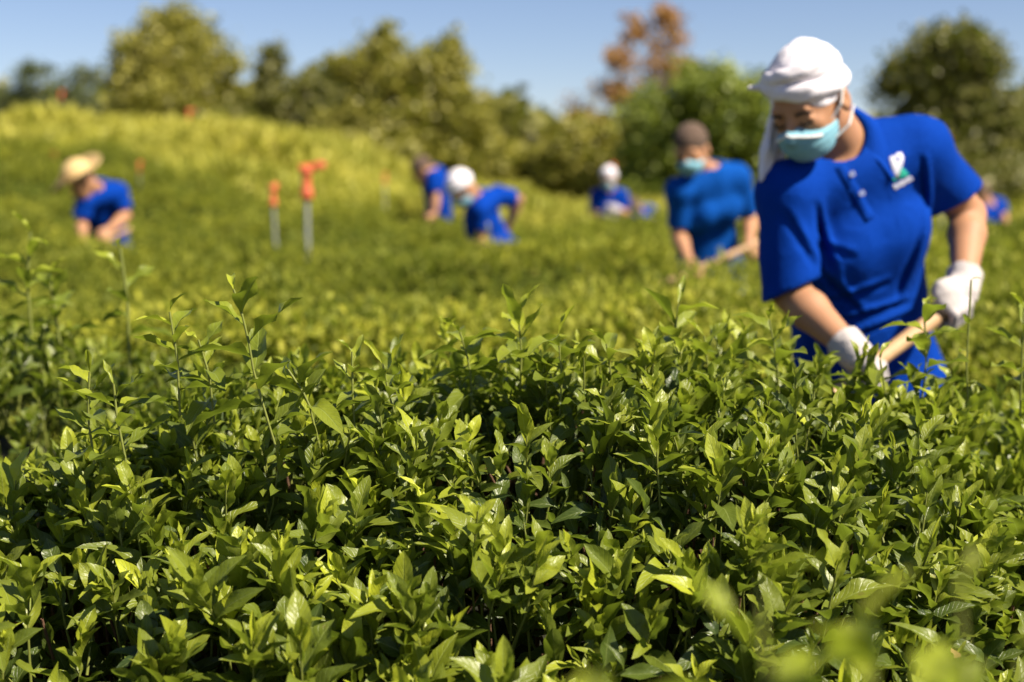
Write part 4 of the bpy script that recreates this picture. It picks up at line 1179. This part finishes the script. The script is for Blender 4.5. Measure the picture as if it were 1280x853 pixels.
# ------------------------------------------------------------------ the other workers
def worker(**J):
    J['pelvis'] = P(*J['pelvis']); J['neck'] = P(*J['neck']); J['head'] = P(*J['head']); J['R'] = Rxyz(*J['R'])
    for k in ('shR', 'shL', 'elR', 'elL', 'wrR', 'wrL'): J[k] = P(*J[k])
    J['gz'] = float(ground_z(J['pelvis'][0], J['pelvis'][1]))
    for sd in 'LR':
        g = J.get('g' + sd)
        if g is not None:
            J['grip' + sd] = dict(C=J['wr' + sd] + nrm(np.array(g[0], float)) * 0.085, axis=np.array(g[1], float), p=np.array(g[2], float), pole=g[3] if len(g) > 3 else 0.014)
    return make_person(J), J

A = P(938, 308, 6.72); B = P(866, 340, 6.58); ax_ = nrm(A - B)
worker(s=0.94, label='woman in brown knit cap and blue mask bending between the tea hedges', head=(864, 188, 6.68), neck=(886, 212, 6.80), pelvis=(890, 340, 7.0), R=(26, -4, -22),
       shR=(848, 240, 6.72), shL=(920, 222, 6.84), elR=(848, 294, 6.80), elL=(938, 276, 6.95), wrR=(860, 324, 6.62), wrL=(937, 296, 6.78), facing=(-0.2, -1, -0.3),
       h=0.008, hb=0.008, hm=0.006, hat='browncap', mask=True, shirtmat='shirt2', wrinkle=0.006, hem=-0.22, sleeve=0.80, detail=False,
       gR=((0.25, -0.3, -1), ax_, (0, -1, 0.3)), gL=((0, -0.3, -1), ax_, (0.2, -1, 0.3)), cuff=0.062)
pole_obj('hoe', A + ax_ * 0.08, B - ax_ * 0.75, 0.016, 'pale wooden hoe handle held by the worker in the brown knit cap', cat='hoe')

A3 = P(150, 292, 9.85); B3 = P(106, 312, 9.71); ax3 = nrm(A3 - B3)
worker(label='worker in wide straw sun hat bending over the tea at the left', head=(103, 228, 9.85), neck=(120, 236, 10.00), pelvis=(138, 322, 10.45), R=(38, 0, -55),
       shR=(106, 250, 9.90), shL=(148, 240, 10.10), elR=(102, 278, 9.90), elL=(157, 270, 10.10), wrR=(104, 300, 9.77), wrL=(137, 287, 9.85), facing=(-0.6, -0.8, -0.4),
       h=0.012, hb=0.011, hm=0.01, hat='straw', wrinkle=0.006, hem=-0.24, sleeve=0.75, female=False,
       gR=((0.1, -0.3, -1), ax3, (0, -1, 0.3)), gL=((-0.4, -0.3, -1), ax3, (0, -1, 0.3)), gloves=False)
pole_obj('hoe', A3 + ax3 * 0.08, B3 - ax3 * 0.6, 0.016, 'wooden hoe handle held by the worker in the straw hat', cat='hoe')

worker(label='worker in white headscarf bent far forward to the left in midfield', head=(578, 236, 9.95), neck=(596, 248, 10.05), pelvis=(626, 318, 10.3), R=(52, 0, -72),
       shR=(600, 262, 9.90), shL=(622, 244, 10.22), elR=(603, 300, 9.92), elL=(648, 250, 10.38), wrR=(592, 322, 9.85), wrL=(634, 285, 10.45), facing=(-1, -0.25, -0.6),
       h=0.012, hb=0.012, hm=0.010, hat='whitecap', mask=True, wrinkle=0.006, hem=-0.26, sleeve=0.7, female=False, bow=-0.04,
       gR=((-0.4, -0.2, -1), (0.5, -0.6, 0.2), (0, -1, 0.3)), gL=((-0.4, -0.2, -1), (0.5, -0.6, 0.2), (0, -1, 0.3)))
worker(label='worker seen side on, partly behind the bent white headscarf worker', head=(528, 214, 12.9), neck=(540, 213, 13.0), pelvis=(548, 272, 13.2), R=(40, 0, -80),
       shR=(540, 222, 12.88), shL=(548, 218, 13.2), elR=(545, 248, 12.85), elL=(554, 246, 13.25), wrR=(543, 268, 12.8), wrL=(550, 272, 13.2), facing=(-1, -0.1, -0.4),
       h=0.013, hb=0.013, hm=0.011, hat='browncap', wrinkle=0.006, hem=-0.26, sleeve=0.7, female=False,
       gR=((-0.4, -0.2, -1), (0.5, -0.6, 0.2), (0, -1, 0.3)), gL=((-0.4, -0.2, -1), (0.5, -0.6, 0.2), (0, -1, 0.3)))
worker(label='distant upright worker in white headscarf with gloved hands before the chest', head=(761, 224, 14.9), neck=(762, 237, 15.0), pelvis=(763, 298, 15.15), R=(14, 0, -5),
       shR=(746, 245, 14.98), shL=(778, 245, 15.0), elR=(742, 270, 15.0), elL=(783, 268, 15.0), wrR=(754, 268, 14.78), wrL=(772, 262, 14.76), facing=(0, -1, -0.1),
       h=0.013, hb=0.013, hm=0.011, hg=0.007, hat='whitecap', mask=True, wrinkle=0.006, hem=-0.26, sleeve=0.7, gloves=True,
       gR=((0.9, -0.3, -0.1), (0.2, -0.3, 1), (0, -1, 0.1)), gL=((-0.9, -0.3, 0.1), (0.2, -0.3, 1), (0, -1, 0.1)))
worker(label='distant worker stooping low, only a blue back above the tea', head=(793, 262, 15.8), neck=(799, 265, 15.9), pelvis=(816, 300, 16.2), R=(60, 0, -50),
       shR=(796, 272, 15.75), shL=(812, 264, 16.05), elR=(792, 295, 15.8), elL=(820, 284, 16.1), wrR=(786, 308, 15.7), wrL=(806, 305, 15.9), facing=(-0.9, -0.5, -0.7),
       h=0.013, hb=0.013, hm=0.011, hat='browncap', wrinkle=0.006, hem=-0.26, sleeve=0.7, female=False,
       gR=((-0.4, -0.2, -1), (0.5, -0.6, 0.2), (0, -1, 0.3)), gL=((-0.4, -0.2, -1), (0.5, -0.6, 0.2), (0, -1, 0.3)))
worker(label='distant worker half hidden behind the bare arm of the headscarf woman', head=(1226, 244, 13.9), neck=(1233, 252, 14.0), pelvis=(1240, 310, 14.2), R=(35, 0, -40),
       shR=(1226, 262, 13.95), shL=(1248, 256, 14.1), elR=(1228, 286, 13.9), elL=(1256, 274, 14.0), wrR=(1238, 296, 13.75), wrL=(1260, 286, 13.8), facing=(-0.5, -0.9, -0.3),
       h=0.013, hb=0.013, hm=0.011, hat='browncap', wrinkle=0.006, hem=-0.26, sleeve=0.7, female=False,
       gR=((0.2, -0.3, -1), (1, 0, 0.2), (0, -1, 0.3)), gL=((-0.2, -0.3, -1), (1, 0, 0.2), (0, -1, 0.3)))

# ------------------------------------------------------------------ irrigation sprinklers on risers
def sprinkler(px, py, d, label, k=1.0, tilt=0.0, yaw=0.0):
    top = P(px, py, d); gz = float(ground_z(top[0], d))
    root = empty('sprinkler', (top[0] + tilt * 0.1, d, gz)); tag(root, label, 'sprinkler', 'orange topped irrigation sprinklers')
    foot = np.array([top[0] + tilt * 0.1, d, gz - 0.05])
    V1, F1 = tubes(foot, top - [0, 0, 0.16 * k], 0.015 * k, 0.015 * k, 12)
    mk('riser_pipe', V1, F1, MAT['pipe'], root)
    X = np.array([math.cos(yaw), math.sin(yaw), 0.0]); Z = np.array([0, 0, 1.0])
    def body(Q):
        q = Q - top
        d_ = seg(q, (0, 0, -0.17 * k), (0, 0, -0.03 * k), 0.036 * k, 0.028 * k)
        d_ = np.minimum(d_, seg(q, (0, 0, -0.165 * k), (0, 0, -0.145 * k), 0.046 * k, 0.044 * k))
        return smin(d_, ell(q, (0, 0, 0), (0.05 * k, 0.05 * k, 0.032 * k)), 0.012)
    sdfobj('base_socket', body, top - 0.25 * k, top + 0.15 * k, 0.007, MAT['orange'], root)
    def arm(Q):
        q = Q - top
        d_ = seg(q, -X * 0.035 * k + Z * 0.022 * k, X * 0.085 * k + Z * 0.035 * k, 0.022 * k, 0.022 * k)
        d_ = smin(d_, seg(q, X * 0.085 * k + Z * 0.035 * k, X * 0.105 * k + Z * 0.038 * k, 0.033 * k, 0.030 * k), 0.008)
        return d_
    sdfobj('nozzle', arm, top - 0.25 * k, top + 0.25 * k, 0.007, MAT['orange'], root)
sprinkler(383, 214, 9.42, 'large orange sprinkler head on grey riser left of centre', 0.95, yaw=0.1)
sprinkler(341, 236, 9.5, 'second smaller orange sprinkler just left of the large one', 0.6, yaw=1.4, tilt=0.5)
sprinkler(174, 205, 14.5, 'faint orange sprinkler upslope right of the straw hat', 0.42, yaw=1.2)
sprinkler(236, 140, 23.5, 'orange sprinkler on the ridge under the tall rounded tree', 0.75, yaw=0.8)
sprinkler(481, 219, 17.0, 'small orange red sprinkler left of the side on worker', 0.5, yaw=1.5)
sprinkler(352, 180, 21.0, 'dull orange sprinkler high on the slope above the large one', 0.5, yaw=1.2)
sprinkler(67, 192, 16.0, 'pale orange sprinkler on the slope above the straw hat at far left', 0.36, yaw=1.0)
sprinkler(76, 116, 27.0, 'tiny orange sprinkler on the far left ridge top', 0.6, yaw=1.0)
sprinkler(1180, 177, 12.0, 'orange sprinkler poking out over the blue shoulder at the right', 0.6, yaw=0.6)
sprinkler(766, 208, 17.5, 'orange brown sprinkler behind the distant white headscarf', 0.7, yaw=1.5)
